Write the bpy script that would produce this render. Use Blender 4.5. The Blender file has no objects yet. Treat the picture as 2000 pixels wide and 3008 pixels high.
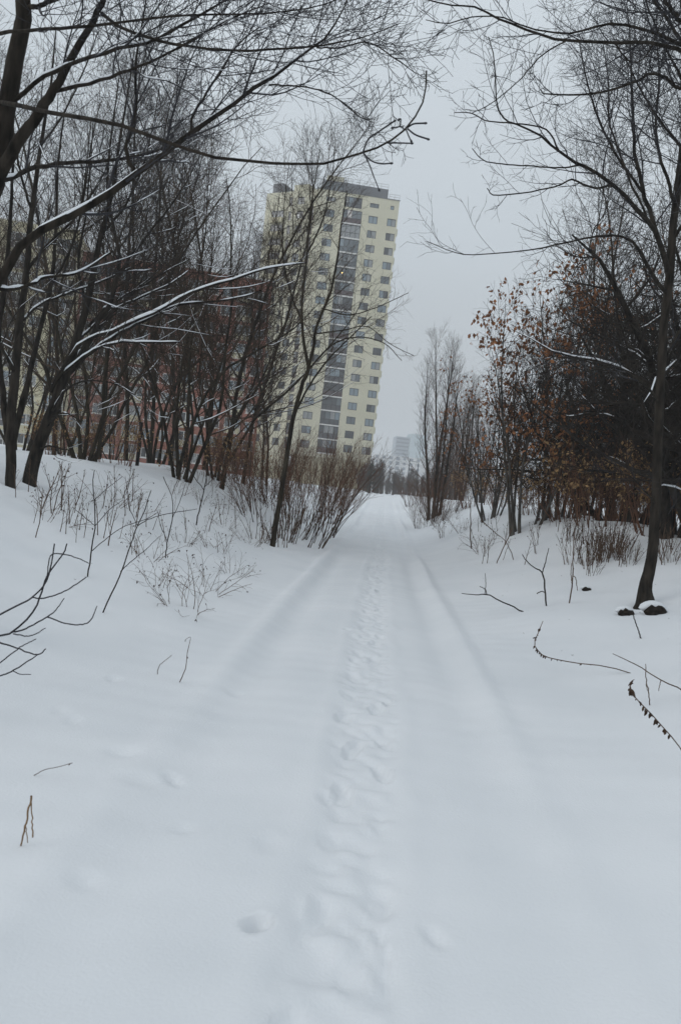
import bpy, math
import numpy as np
from mathutils import Matrix, Vector

scene = bpy.context.scene
COL = scene.collection

# ------------------------------------------------------------------ camera
W, H, F = 2000.0, 3008.0, 2285.0
ROLL, PITCH, YAW = math.radians(6.3), math.radians(-1.815), math.radians(2.95)
EYE = np.array([0.0, 0.0, 1.6])
_f = np.array([-math.sin(YAW) * math.cos(PITCH), math.cos(YAW) * math.cos(PITCH), math.sin(PITCH)])
_r0 = np.array([math.cos(YAW), math.sin(YAW), 0.0])
_u0 = np.cross(_r0, _f)
_r = _r0 * math.cos(ROLL) + _u0 * math.sin(ROLL)
_u = -_r0 * math.sin(ROLL) + _u0 * math.cos(ROLL)
cam_data = bpy.data.cameras.new('camera')
cam = bpy.data.objects.new('camera', cam_data)
COL.objects.link(cam)
cam.matrix_world = Matrix(((_r[0], _u[0], -_f[0], EYE[0]), (_r[1], _u[1], -_f[1], EYE[1]),
                           (_r[2], _u[2], -_f[2], EYE[2]), (0, 0, 0, 1)))
cam_data.sensor_fit = 'VERTICAL'
cam_data.sensor_height = 24.0
cam_data.lens = F / H * 24.0
cam_data.clip_start = 0.05
cam_data.clip_end = 5000.0
cam_data.dof.use_dof = True
cam_data.dof.focus_distance = 22.0
cam_data.dof.aperture_fstop = 3.8
scene.camera = cam

# ------------------------------------------------------------------ sky, sun, exposure
world = bpy.data.worlds.new('World')
scene.world = world
world.use_nodes = True
wn, wl = world.node_tree.nodes, world.node_tree.links
wn.clear()
SUN_EL, SUN_ROT = math.radians(32), math.radians(238)
sky = wn.new('ShaderNodeTexSky')
sky.sky_type = 'NISHITA'
sky.sun_disc = False
sky.sun_elevation = SUN_EL
sky.sun_rotation = SUN_ROT
sky.dust_density = 3.0
hs = wn.new('ShaderNodeHueSaturation')
hs.inputs['Saturation'].default_value = 0.35
wl.new(sky.outputs[0], hs.inputs['Color'])
tc = wn.new('ShaderNodeTexCoord')
sep = wn.new('ShaderNodeSeparateXYZ')
wl.new(tc.outputs['Generated'], sep.inputs[0])
ramp = wn.new('ShaderNodeValToRGB')      # an even cloud deck, dimmer towards the horizon all round
ramp.color_ramp.elements[0].position = 0.0
ramp.color_ramp.elements[0].color = (0.415, 0.435, 0.45, 1)
ramp.color_ramp.elements[1].position = 1.0
ramp.color_ramp.elements[1].color = (0.84, 0.92, 0.99, 1)
e = ramp.color_ramp.elements.new(0.30)
e.color = (0.585, 0.645, 0.695, 1)
wl.new(sep.outputs['Z'], ramp.inputs[0])
sc10 = wn.new('ShaderNodeVectorMath')
sc10.operation = 'SCALE'
sc10.inputs['Scale'].default_value = 10.0
wl.new(ramp.outputs[0], sc10.inputs[0])
nz = wn.new('ShaderNodeTexNoise')
nz.inputs['Scale'].default_value = 2.2
nz.inputs['Detail'].default_value = 3.0
wl.new(tc.outputs['Generated'], nz.inputs['Vector'])
mr = wn.new('ShaderNodeMapRange')
mr.inputs['From Min'].default_value, mr.inputs['From Max'].default_value = 0.3, 0.7
mr.inputs['To Min'].default_value, mr.inputs['To Max'].default_value = 0.96, 1.04
wl.new(nz.outputs['Fac'], mr.inputs['Value'])
scn = wn.new('ShaderNodeVectorMath')
scn.operation = 'SCALE'
wl.new(sc10.outputs[0], scn.inputs[0])
wl.new(mr.outputs[0], scn.inputs['Scale'])
mx = wn.new('ShaderNodeMixRGB')
mx.inputs['Fac'].default_value = 0.93
wl.new(hs.outputs[0], mx.inputs['Color1'])
wl.new(scn.outputs[0], mx.inputs['Color2'])
bg = wn.new('ShaderNodeBackground')
bg.inputs['Strength'].default_value = 0.1
wo = wn.new('ShaderNodeOutputWorld')
wl.new(mx.outputs[0], bg.inputs['Color'])
wl.new(bg.outputs[0], wo.inputs['Surface'])

sun_data = bpy.data.lights.new('sun', 'SUN')
sun_data.energy = 0.62
sun_data.angle = math.radians(32)
sun_data.color = (1.0, 0.97, 0.93)
sun = bpy.data.objects.new('sun', sun_data)
COL.objects.link(sun)
_sd = Vector((math.sin(SUN_ROT) * math.cos(SUN_EL), math.cos(SUN_ROT) * math.cos(SUN_EL), math.sin(SUN_EL)))
sun.rotation_euler = _sd.to_track_quat('Z', 'Y').to_euler()

scene.view_settings.view_transform = 'Standard'
scene.view_settings.look = 'None'
scene.view_settings.exposure = -0.01
scene.view_settings.gamma = 1.0
scene.render.engine = 'CYCLES'
scene.cycles.use_denoising = True
scene.cycles.max_bounces = 6
scene.cycles.diffuse_bounces = 2
scene.cycles.glossy_bounces = 2
scene.cycles.volume_bounces = 1
scene.cycles.transparent_max_bounces = 8

# ------------------------------------------------------------------ helpers
def ray(px, py):
    d = _f * F + _r * (px - W / 2) + _u * (H / 2 - py)
    return d / np.linalg.norm(d)

def at(px, py, depth):
    """world point seen at photo pixel px,py whose y (distance along the path) is depth"""
    d = ray(px, py)
    return EYE + d * (depth / d[1])

def horizon(px):
    return 1445.0 + (px - 1125.0) * math.tan(ROLL)

def srgb(r, g, b):
    f = lambda c: (c / 255 / 12.92) if c / 255 <= 0.04045 else ((c / 255 + 0.055) / 1.055) ** 2.4
    return (f(r), f(g), f(b), 1)

_T = np.random.default_rng(5).random((256, 256))
def vnoise(x, y, s, seed=0):
    x = np.asarray(x, float) / s + 37.7 * seed
    y = np.asarray(y, float) / s + 91.3 * seed
    xi, yi = np.floor(x).astype(int), np.floor(y).astype(int)
    fx, fy = x - xi, y - yi
    fx, fy = fx * fx * (3 - 2 * fx), fy * fy * (3 - 2 * fy)
    a = _T[xi & 255, yi & 255]; b = _T[(xi + 1) & 255, yi & 255]
    c = _T[xi & 255, (yi + 1) & 255]; d = _T[(xi + 1) & 255, (yi + 1) & 255]
    return (a * (1 - fx) + b * fx) * (1 - fy) + (c * (1 - fx) + d * fx) * fy - 0.5

def smooth(a, b, x):
    t = np.clip((x - a) / (b - a), 0, 1)
    return t * t * (3 - 2 * t)

def height(x, y):
    """snow surface without the footprints"""
    x = np.asarray(x, float); y = np.asarray(y, float)
    rise = 1.22 * smooth(24, 88, y)
    wob = 0.5 * vnoise(x * 0 + 3, y, 9, 3)
    L, Rr = -x + wob, x + wob
    eL = 8.8 - 3.4 * smooth(8, 24, y)
    eR = 8.4 - 4.0 * smooth(9, 18, y)
    def slope(a, b, v):
        t = np.clip((v - a) / (b - a), 0, 1)
        return 0.55 * smooth(a, b, v) + 0.45 * (t - 0.12 * np.sin(6.2832 * t) / 6.2832)
    bank = 1.60 * slope(1.2, eL, L) + 0.22 * smooth(8, 20, L) + 1.5 * slope(1.2, eR, Rr) + 0.1 * smooth(9, 25, Rr)
    z = rise + bank * (1 - 0.86 * rise / 1.22)
    off = smooth(0.9, 2.6, np.abs(x))
    z = z + off * (0.20 * vnoise(x, y, 4.0, 1) + 0.10 * vnoise(x, y, 1.6, 2) + 0.035 * vnoise(x, y, 0.55, 4))
    z = z + 0.03 * vnoise(x, y, 1.3, 7) + 0.010 * vnoise(x, y, 0.38, 6)
    near = (1 - smooth(45, 80, y)) * (0.30 + 0.70 * smooth(3.5, 9, y)) * (0.75 + 0.7 * vnoise(x * 0 + 9, y, 5.0, 22))
    for c, s in ((-0.84, 1.0), (0.78, 1.1)):
        cc = c + 0.09 * vnoise(x * 0 + c, y, 4.0, 8)
        amp = 0.052 + 0.025 * vnoise(x * 0, y, 2.5, 9)
        z = z - near * s * amp * np.exp(-((x - cc) / 0.17) ** 2)
        z = z + near * s * 0.060 * np.exp(-((x - np.sign(c) * 0.28 - cc) / 0.115) ** 2)
    return z

def hz(x, y):
    return float(height(np.array([x]), np.array([y]))[0])

def ground_hit(px, py, far=160.0):
    d = ray(px, py)
    t = np.arange(1.0, far, 0.02)
    p = EYE + t[:, None] * d
    under = np.nonzero(p[:, 2] <= height(p[:, 0], p[:, 1]))[0]
    if len(under) == 0:
        return None
    q = p[under[0]]
    return np.array([q[0], q[1], hz(q[0], q[1])])

def stand(px, depth):
    """ground point at distance depth in the column of photo pixel px at the horizon"""
    p = at(px, horizon(px), depth)
    return np.array([p[0], p[1], hz(p[0], p[1])])

def base(px, py, fallback=18.0):
    q = ground_hit(px, py)
    return q if q is not None else stand(px, fallback)

# ------------------------------------------------------------------ materials
def mat(name, c1, c2=None, scale=4.0, rough=0.9, spec=0.2, bump=0.0, bscale=30.0, stretch=None, detail=4.0, lo=0.35, hi=0.65):
    m = bpy.data.materials.new(name)
    m.use_nodes = True
    n, l = m.node_tree.nodes, m.node_tree.links
    b = n['Principled BSDF']
    b.inputs['Roughness'].default_value = rough
    b.inputs['Specular IOR Level'].default_value = spec
    c1 = tuple(c1[:3]) + (1,)
    b.inputs['Base Color'].default_value = c1
    if c2 is not None or bump:
        t = n.new('ShaderNodeTexCoord')
        mp = n.new('ShaderNodeMapping')
        if stretch:
            mp.inputs['Scale'].default_value = stretch
        l.new(t.outputs['Object'], mp.inputs['Vector'])
    if c2 is not None:
        c2 = tuple(c2[:3]) + (1,)
        z = n.new('ShaderNodeTexNoise')
        z.inputs['Scale'].default_value = scale
        z.inputs['Detail'].default_value = detail
        l.new(mp.outputs[0], z.inputs['Vector'])
        r = n.new('ShaderNodeValToRGB')
        r.color_ramp.elements[0].position, r.color_ramp.elements[1].position = lo, hi
        r.color_ramp.elements[0].color, r.color_ramp.elements[1].color = c1, c2
        l.new(z.outputs['Fac'], r.inputs[0])
        l.new(r.outputs[0], b.inputs['Base Color'])
    if bump:
        z2 = n.new('ShaderNodeTexNoise')
        z2.inputs['Scale'].default_value = bscale
        z2.inputs['Detail'].default_value = 5.0
        l.new(mp.outputs[0], z2.inputs['Vector'])
        bp = n.new('ShaderNodeBump')
        bp.inputs['Strength'].default_value = bump
        bp.inputs['Distance'].default_value = 0.02
        l.new(z2.outputs['Fac'], bp.inputs['Height'])
        l.new(bp.outputs[0], b.inputs['Normal'])
    return m

M = {}
M['snow'] = mat('snow', (0.705, 0.725, 0.745), (0.75, 0.765, 0.782), 0.9, 0.75, 0.25, 0.16, 70.0)
M['branch_snow'] = mat('branch_snow', (0.80, 0.82, 0.85), rough=0.8, bump=0.4, bscale=60)
M['bark'] = mat('bark', (0.010, 0.0085, 0.007), (0.040, 0.033, 0.026), 14, 0.95, 0.1, 0.8, 40, (1, 1, 0.25))
M['bark_olive'] = mat('bark_olive', (0.014, 0.011, 0.008), (0.046, 0.037, 0.024), 12, 0.95, 0.1, 0.8, 40, (1, 1, 0.25))
M['bark_grey'] = mat('bark_grey', (0.040, 0.036, 0.032), (0.105, 0.095, 0.082), 10, 0.95, 0.1, 0.7, 40, (1, 1, 0.3))
M['twig'] = mat('twig', (0.016, 0.013, 0.011), (0.040, 0.032, 0.025), 3, 0.9, 0.15)
M['twig_brown'] = mat('twig_brown', (0.034, 0.023, 0.016), (0.075, 0.050, 0.033), 3, 0.9, 0.15)
M['twig_red'] = mat('twig_red', (0.088, 0.042, 0.025), (0.160, 0.080, 0.046), 2.5, 0.85, 0.2)
M['twig_slate'] = mat('twig_slate', (0.018, 0.018, 0.022), (0.045, 0.043, 0.047), 4, 0.8, 0.25)
M['straw'] = mat('straw', (0.16, 0.10, 0.055), (0.30, 0.20, 0.11), 6, 0.9, 0.1)
M['weed'] = mat('weed', (0.065, 0.042, 0.030), (0.135, 0.090, 0.062), 6, 0.9, 0.1)
M['seed'] = mat('seed', (0.028, 0.018, 0.014), (0.075, 0.048, 0.032), 20, 0.95, 0.05)
M['leaf_rust'] = mat('leaf_rust', (0.13, 0.055, 0.025), (0.34, 0.150, 0.066), 5.0, 0.85, 0.15)
M['leaf_tan'] = mat('leaf_tan', (0.20, 0.115, 0.048), (0.40, 0.26, 0.13), 2.0, 0.85, 0.15)
M['cream'] = mat('cream', (0.585, 0.555, 0.415), (0.63, 0.60, 0.46), 0.25, 0.85, 0.2, detail=6, lo=0.4, hi=0.6)
M['cream_old'] = mat('cream_old', (0.47, 0.42, 0.27), (0.56, 0.51, 0.35), 0.4, 0.85, 0.2)
M['brick'] = mat('brick', (0.195, 0.060, 0.032), (0.28, 0.088, 0.048), 0.7, 0.9, 0.15)
M['frame_dark'] = mat('frame_dark', (0.022, 0.020, 0.020), rough=0.6)
M['frame_pale'] = mat('frame_pale', (0.55, 0.54, 0.50), rough=0.6)
M['glass_dark'] = mat('glass_dark', (0.012, 0.015, 0.018), rough=0.08, spec=1.0)
M['glass_mid'] = mat('glass_mid', (0.095, 0.115, 0.125), rough=0.08, spec=1.0)
M['glass_reflect'] = mat('glass_reflect', (0.20, 0.255, 0.29), rough=0.06, spec=1.0)  # base lightened to paint in the blue-white reflection on the panes
M['glass_curtain'] = mat('glass_curtain', (0.30, 0.31, 0.30), (0.22, 0.23, 0.235), 2, 0.1, 1.0, stretch=(4, 1, .2))
M['glass_white'] = mat('glass_white', (0.62, 0.58, 0.55), rough=0.15, spec=0.8)
M['panel_maroon'] = mat('panel_maroon', (0.052, 0.026, 0.024), (0.07, 0.036, 0.034), 1, 0.5, 0.4)
M['panel_grey'] = mat('panel_grey', (0.05, 0.045, 0.047), rough=0.3, spec=0.6)
M['roof_grey'] = mat('roof_grey', (0.105, 0.108, 0.118), (0.13, 0.132, 0.142), 0.6, 0.5, 0.4)
M['slab'] = mat('slab', (0.72, 0.71, 0.68), rough=0.9)
M['metal'] = mat('metal', (0.30, 0.30, 0.29), rough=0.6)
M['post'] = mat('post', (0.016, 0.015, 0.015), (0.028, 0.026, 0.025), 8, 0.8, 0.2)
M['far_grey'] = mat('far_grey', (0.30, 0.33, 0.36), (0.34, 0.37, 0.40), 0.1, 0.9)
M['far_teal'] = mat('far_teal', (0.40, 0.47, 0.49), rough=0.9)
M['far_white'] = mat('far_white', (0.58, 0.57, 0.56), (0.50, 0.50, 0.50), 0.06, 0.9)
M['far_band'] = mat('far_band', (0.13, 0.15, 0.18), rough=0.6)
M['dark_hole'] = mat('dark_hole', (0.012, 0.010, 0.009), (0.035, 0.028, 0.022), 25, 0.95, 0.05, 0.8, 60)  # near-black that stands in for the dark inside of snow openings
M['fir'] = mat('fir', (0.012, 0.018, 0.012), (0.030, 0.038, 0.024), 3, 0.9)

def glow(name, col, s):
    m = bpy.data.materials.new(name); m.use_nodes = True
    b = m.node_tree.nodes['Principled BSDF']
    b.inputs['Emission Color'].default_value = col
    b.inputs['Emission Strength'].default_value = s
    return m
M['bulb'] = glow('bulb', (1.0, 0.62, 0.12, 1), 6.0)

# ------------------------------------------------------------------ mesh building
class MB:
    """collects quad arrays into one mesh"""
    def __init__(self):
        self.v, self.q, self.n = [], [], 0
    def add(self, v, q):
        v = np.asarray(v, float).reshape(-1, 3); q = np.asarray(q, int).reshape(-1, 4)
        self.v.append(v); self.q.append(q + self.n); self.n += len(v)
        return self
    def box(self, x0, y0, z0, x1, y1, z1):
        v = [(x0, y0, z0), (x1, y0, z0), (x1, y1, z0), (x0, y1, z0), (x0, y0, z1), (x1, y0, z1), (x1, y1, z1), (x0, y1, z1)]
        return self.add(v, [(3, 2, 1, 0), (4, 5, 6, 7), (0, 1, 5, 4), (1, 2, 6, 5), (2, 3, 7, 6), (3, 0, 4, 7)])
    def tubes(self, P, R, s=3):
        """P (n,k,3) centre lines, R (n,k) radii, s sides"""
        P = np.asarray(P, float); R = np.asarray(R, float)
        if P.ndim == 2:
            P, R = P[None], R[None]
        n, k, _ = P.shape
        if n == 0:
            return self
        T = np.gradient(P, axis=1)
        T /= np.linalg.norm(T, axis=2, keepdims=True) + 1e-12
        mean = P[:, -1] - P[:, 0]
        mean = mean / (np.linalg.norm(mean, axis=1, keepdims=True) + 1e-12)
        ref = np.where(np.abs(mean[:, 2:3]) > 0.75, np.array([[1.0, 0.13, 0.0]]), np.array([[0.05, 0.1, 1.0]]))
        A = np.cross(T, ref[:, None, :]); A /= np.linalg.norm(A, axis=2, keepdims=True) + 1e-12
        B = np.cross(T, A)
        th = np.arange(s) * 2 * math.pi / s
        V = P[:, :, None, :] + R[:, :, None, None] * (np.cos(th)[None, None, :, None] * A[:, :, None, :] + np.sin(th)[None, None, :, None] * B[:, :, None, :])
        I = np.arange(n * k * s).reshape(n, k, s)
        J = np.roll(I, -1, axis=2)
        Q = np.stack([I[:, :-1], J[:, :-1], J[:, 1:], I[:, 1:]], axis=-1)
        return self.add(V, Q)
    def leaves(self, C, size, rng, droop=0.6, aspect=1.7):
        """folded two-sided blades hanging from points C"""
        n = len(C)
        if n == 0:
            return self
        d = rng.normal(size=(n, 3)); d[:, 2] -= droop * 2.0
        d /= np.linalg.norm(d, axis=1, keepdims=True)
        s = np.cross(d, rng.normal(size=(n, 3))); s /= np.linalg.norm(s, axis=1, keepdims=True)
        nrm = np.cross(d, s)
        L = size * (0.6 + 0.8 * rng.random((n, 1)))
        w = L / aspect / 2
        V = np.stack([C, C + d * L * 0.45 + s * w + nrm * w * .5, C + d * L + nrm * w * 0.4, C + d * L * 0.45 - s * w + nrm * w * .5], axis=1)
        return self.add(V, np.arange(n * 4).reshape(n, 4))
    def mesh(self, name, m, smooth=True):
        me = bpy.data.meshes.new(name)
        v = np.concatenate(self.v); q = np.concatenate(self.q)
        me.vertices.add(len(v)); me.vertices.foreach_set('co', v.astype(np.float32).ravel())
        me.loops.add(q.size); me.loops.foreach_set('vertex_index', q.astype(np.int32).ravel())
        me.polygons.add(len(q)); me.polygons.foreach_set('loop_start', (np.arange(len(q)) * 4).astype(np.int32))
        me.polygons.foreach_set('loop_total', np.full(len(q), 4, np.int32))
        me.polygons.foreach_set('use_smooth', np.full(len(q), smooth, bool))
        me.update(calc_edges=True)
        me.materials.append(M[m] if isinstance(m, str) else m)
        return me

def link(name, data, parent=None, matrix=None, kind=None, label=None):
    o = bpy.data.objects.new(name, data)
    COL.objects.link(o)
    if parent is not None:
        o.parent = parent
    if matrix is not None:
        o.matrix_local = matrix
    if kind:
        o['kind'] = kind
    if label:
        o['label'] = label
    return o

def thing(name, label, cat, loc=(0, 0, 0), rotz=0.0, scale=1.0, group=None, tilt=(0, 0), data=None):
    o = bpy.data.objects.new(name, data)
    COL.objects.link(o)
    o.location = tuple(float(c) for c in loc)
    o.rotation_euler = (tilt[0], tilt[1], rotz)
    o.scale = (scale, scale, scale) if np.isscalar(scale) else scale
    o['label'] = label
    o['category'] = cat
    if group:
        o['group'] = group
    return o

# ------------------------------------------------------------------ growing branches
def unit(v):
    return v / (np.linalg.norm(v, axis=-1, keepdims=True) + 1e-12)

def walk(rng, pos, d, length, k, up, jit):
    n = len(pos)
    P = np.empty((n, k, 3)); P[:, 0] = pos
    d = unit(d)
    step = (length / (k - 1))[:, None]
    for i in range(1, k):
        d = d + jit * rng.normal(size=(n, 3))
        d[:, 2] += up
        d = unit(d)
        pos = pos + d * step
        P[:, i] = pos
    return P

def stems(rng, n, spread, length, k, r0, rt, up=0.05, jit=0.06, foot=0.1, lean=(0, 0)):
    az = np.arange(n) * 2.399 + rng.random(n) * 0.8
    an = spread * (0.25 + 0.75 * rng.random(n)) if n > 1 else np.zeros(1)
    d = np.stack([np.sin(an) * np.cos(az) + lean[0], np.sin(an) * np.sin(az) + lean[1], np.cos(an)], 1)
    pos = np.stack([foot * np.cos(az), foot * np.sin(az), np.full(n, -0.12)], 1) * (np.array([1, 1, 1]) if n > 1 else np.array([0, 0, 1]))
    L = length * (0.65 + 0.35 * rng.random(n)) if n > 1 else np.array([length])
    P = walk(rng, pos, d, L, k, up, jit)
    t = np.linspace(0, 1, k)
    R = (r0 * (0.6 + 0.4 * rng.random(n)) if n > 1 else np.array([r0]))[:, None] * (1 - t) ** 0.8 + rt
    R[:, 0] *= 1.25
    return P, R

def spawn(rng, P, R, n, t0, t1, ang, L, k, up, jit, rr, rt, cap=1.0, taper=0.6):
    N, K, _ = P.shape
    u = (np.arange(n)[None] + rng.random((N, n))) / n
    t = t0 + (t1 - t0) * u
    f = np.clip(t * (K - 1), 0, K - 1.001)
    i = f.astype(int); f = (f - i)[..., None]
    rows = np.arange(N)[:, None]
    pos = P[rows, i] * (1 - f) + P[rows, i + 1] * f
    tan = unit(P[rows, i + 1] - P[rows, i])
    rad = R[rows, i] * (1 - f[..., 0]) + R[rows, i + 1] * f[..., 0]
    az = rng.random((N, 1)) * 6.28 + np.arange(n)[None] * 2.399 + rng.normal(size=(N, n)) * 0.5
    ref = np.where(np.abs(tan[..., 2:3]) > 0.9, np.array([1.0, 0, 0]), np.array([0, 0, 1.0]))
    a = unit(np.cross(tan, ref)); b = np.cross(tan, a)
    an = (ang * (0.7 + 0.6 * rng.random((N, n))))[..., None]
    d = np.cos(an) * tan + np.sin(an) * (np.cos(az)[..., None] * a + np.sin(az)[..., None] * b)
    ln = L * (1 - taper * u) * (0.55 + 0.9 * rng.random((N, n)))
    C = walk(rng, pos.reshape(-1, 3), d.reshape(-1, 3), ln.reshape(-1), k, up, jit)
    r0 = np.minimum(rad * rr, cap).reshape(-1)
    r0 = np.maximum(r0, rt * 1.2)
    tt = np.linspace(0, 1, k)[None]
    return C, r0[:, None] * (1 - tt) + rt * tt

def snow_on(mb, P, R, rng, lo=0.002, cover=0.75, thick=0.62):
    """a ridge of snow along the upper side of the flatter branches"""
    if P.ndim == 2:
        P, R = P[None], R[None]
    T = unit(np.gradient(P, axis=1))
    flat = 1 - smooth(0.55, 0.88, np.abs(T[..., 2]))
    n, k = R.shape
    gap = np.repeat(rng.random((n, (k + 1) // 2)), 2, axis=1)[:, :k] < cover
    w = flat * gap
    r = np.where(w > 0.15, (R * thick + 0.003) * np.sqrt(w), 0.0)
    lump = rng.random((n, k + 2)); lump = (lump[:, :-2] + lump[:, 1:-1] + lump[:, 2:]) / 3
    r = r * (0.35 + 1.2 * lump)
    r[:, 0] = 0; r[:, -1] = 0
    keep = r.max(axis=1) > lo
    C = P[keep].copy()
    C[..., 2] += R[keep] * 0.85 + r[keep] * 0.15
    mb.tubes(C, r[keep], 5)

def spline(pts, n):
    """pts rows resampled on a Catmull-Rom curve"""
    p = np.asarray(pts, float)
    p = np.vstack([2 * p[0] - p[1], p, 2 * p[-1] - p[-2]])
    m = len(p) - 3
    out = []
    for t in np.linspace(0, m - 1e-6, n):
        i = int(t); u = t - i
        a, b, c, d = p[i:i + 4]
        out.append(0.5 * ((2 * b) + (c - a) * u + (2 * a - 5 * b + 4 * c - d) * u * u + (3 * b - a - 3 * c + d) * u ** 3))
    return np.array(out)

def traced(pts, n=24, wob=0.0, seed=0):
    """pts: (photo x, photo y, distance, width in photo pixels) -> centre line and radii in metres"""
    q = np.array([list(at(x, y, d)) + [w / 2 * d / F] for x, y, d, w in pts])
    s = spline(q, n)
    P, R = s[:, :3], np.maximum(s[:, 3], 0.0012)
    if wob:
        r = np.random.default_rng(seed)
        P[1:-1] += r.normal(size=(n - 2, 3)) * (R[1:-1, None] * wob)
    return P, R

# ================================================================== the snow-covered ground
def ground_sheet():
    rng = np.random.default_rng(11)
    xs_c = np.arange(-0.45, 0.4501, 0.0225)
    xs_m = np.concatenate([np.arange(0.485, 2.0, 0.035), np.arange(2.0, 3.38, 0.05)])
    g = [3.4]
    while g[-1] < 950:
        g.append(g[-1] + max(0.07, (g[-1] - 3.4) * 0.055 + 0.07))
    xs = np.concatenate([-np.array(g)[::-1], -xs_m[::-1], xs_c, xs_m, np.array(g)])
    ys = [-60, -40, -25, -15, -9, -5, -2.5, -1, 0, 0.5, 1.0]
    y = 1.3
    while y < 960:
        ys.append(y)
        y += 0.026 if y < 9 else max(0.026, 0.0075 * (y - 9) + 0.026)
    ys = np.array(ys)
    X, Y = np.meshgrid(xs, ys)
    Z = height(X, Y)
    # the trodden line
    xt = 0.05 + 0.10 * vnoise(Y * 0, Y, 3.5, 12) + 0.0012 * Y
    fade = 1 - smooth(40, 75, Y)
    d = np.abs(X - xt)
    w = 0.17 + 0.07 * vnoise(X, Y, 0.4, 13)
    trench = 1 - smooth(w - 0.07, w + 0.07, d)
    Z -= fade * trench * (0.014 + 0.012 * vnoise(X, Y, 0.17, 14) + 0.032 * vnoise(X, Y, 0.075, 15))
    Z += fade * 0.008 * np.exp(-((d - w - 0.10) / 0.06) ** 2)
    # fine wind ripples lying across the old wheel tracks
    rp = np.sin(Y * 6.28 / 0.33 + 7 * vnoise(X, Y, 1.4, 16)) * np.clip(vnoise(X, Y, 1.8, 17) + 0.35, 0, 1)
    Z += 0.004 * rp * (1 - smooth(1.6, 2.6, np.abs(X))) * (1 - smooth(20, 35, Y))
    def dent(cx, cy, ax, ay, dep, rot=0.0, rim=0.25, sharp=0.55):
        m = (np.abs(Y - cy) < 3.2 * max(ax, ay)) & (np.abs(X - cx) < 3.2 * max(ax, ay))
        if not m.any():
            return
        dx, dy = X[m] - cx, Y[m] - cy
        u = (dx * math.cos(rot) + dy * math.sin(rot)) / ax
        v = (-dx * math.sin(rot) + dy * math.cos(rot)) / ay
        q = np.sqrt(u * u + v * v)
        Z[m] += -dep * (1 - smooth(sharp, 1.2, q)) + dep * rim * np.exp(-((q - 1.35) / 0.28) ** 2)
    yk, side = 1.25, 1
    while yk < 60:
        cx = 0.05 + 0.10 * float(vnoise(np.array([0.]), np.array([yk]), 3.5, 12)[0]) + 0.0012 * yk
        dent(cx + side * 0.085 + rng.normal() * 0.035, yk + rng.normal() * 0.07, 0.044 + 0.012 * rng.random(), 0.115 + 0.03 * rng.random(),
             0.006 + 0.020 * rng.random(), rng.normal() * 0.18, 0.15, 0.78)
        side = -side
        yk += 0.26 + 0.12 * rng.random()
    # older single prints and hollows beside the track
    for px, py, ax, ay, dep, rot in ((755, 2722, .045, .060, .066, -.4), (1278, 2755, .045, .09, .05, .35), (1130, 2790, .03, .16, .05, .2),
                                     (1140, 2890, .04, .10, .05, .1), (360, 2212, .11, .09, .045, 0), (408, 2288, .12, .10, .04, .3),
                                     (512, 2292, .05, .10, .06, .6), (250, 2590, .07, .08, .04, .4), (540, 2435, .06, .07, .035, 0),
                                     (790, 2480, .08, .12, .03, .2), (965, 2350, .06, .09, .05, .3), (1140, 2065, .035, .06, .07, 0),
                                     (335, 1995, .05, .09, .05, .2), (215, 2115, .05, .09, .035, .2), (175, 2090, .05, .09, .03, .2),
                                     (690, 2040, .07, .10, .035, 0), (1140, 2660, .05, .1, .05, 0), (1020, 1850, .05, .08, .05, 0)):
        q = ground_hit(px, py)
        dent(q[0], q[1], ax, ay, dep * (1.0 if dep > .065 else 0.4), rot, 0.05, 0.25 if dep > .065 else 0.1)
    for px, py, r, dep in ((1895, 1778, .27, .08),
                           (30, 1420, .3, .08), (85, 1410, .35, .08), (801, 1600, .16, .07)):
        q = ground_hit(px, py)
        if q is not None:
            dent(q[0], q[1], r, r * 0.8, dep, 0, 0.0, 0.2)
    global SURF
    SURF = (xs, ys, Z)
    nr, nc = X.shape
    V = np.stack([X, Y, Z], -1).reshape(-1, 3)
    gy, gx = np.gradient(Z, ys, xs)
    N = unit(np.stack([-gx, -gy, np.ones_like(gx)], -1)).reshape(-1, 3)
    I = np.arange(nr * nc).reshape(nr, nc)
    Q = np.stack([I[:-1, :-1], I[:-1, 1:], I[1:, 1:], I[1:, :-1]], -1)
    cx = 0.5 * (xs[:-1] + xs[1:])[None, :] + 0 * ys[:-1, None]
    cy = 0.5 * (ys[:-1] + ys[1:])[:, None] + 0 * cx
    on = (np.abs(cx - 0.05) < 0.36) & (cy > -3) & (cy < 75)
    for nm, sel in (('ground', ~on), ('path', on)):
        q = Q[sel]
        used = np.unique(q)
        remap = np.full(len(V), -1); remap[used] = np.arange(len(used))
        mb = MB().add(V[used], remap[q])
        me = mb.mesh(nm, 'snow')
        me.normals_split_custom_set_from_vertices(N[used].astype(np.float32))
        o = link(nm, me, kind='structure')
        o['label'] = 'snow-covered ground rising to low banks' if nm == 'ground' else 'narrow trodden footpath running straight through the snow'
ground_sheet()

def surf(x, y):
    """final snow height, footprints and hollows included"""
    xs, ys, Z = SURF
    i = int(np.clip(np.searchsorted(xs, x) - 1, 0, len(xs) - 2)); j = int(np.clip(np.searchsorted(ys, y) - 1, 0, len(ys) - 2))
    u, v = (x - xs[i]) / (xs[i + 1] - xs[i]), (y - ys[j]) / (ys[j + 1] - ys[j])
    return float(Z[j, i] * (1 - u) * (1 - v) + Z[j, i + 1] * u * (1 - v) + Z[j + 1, i] * (1 - u) * v + Z[j + 1, i + 1] * u * v)

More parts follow.
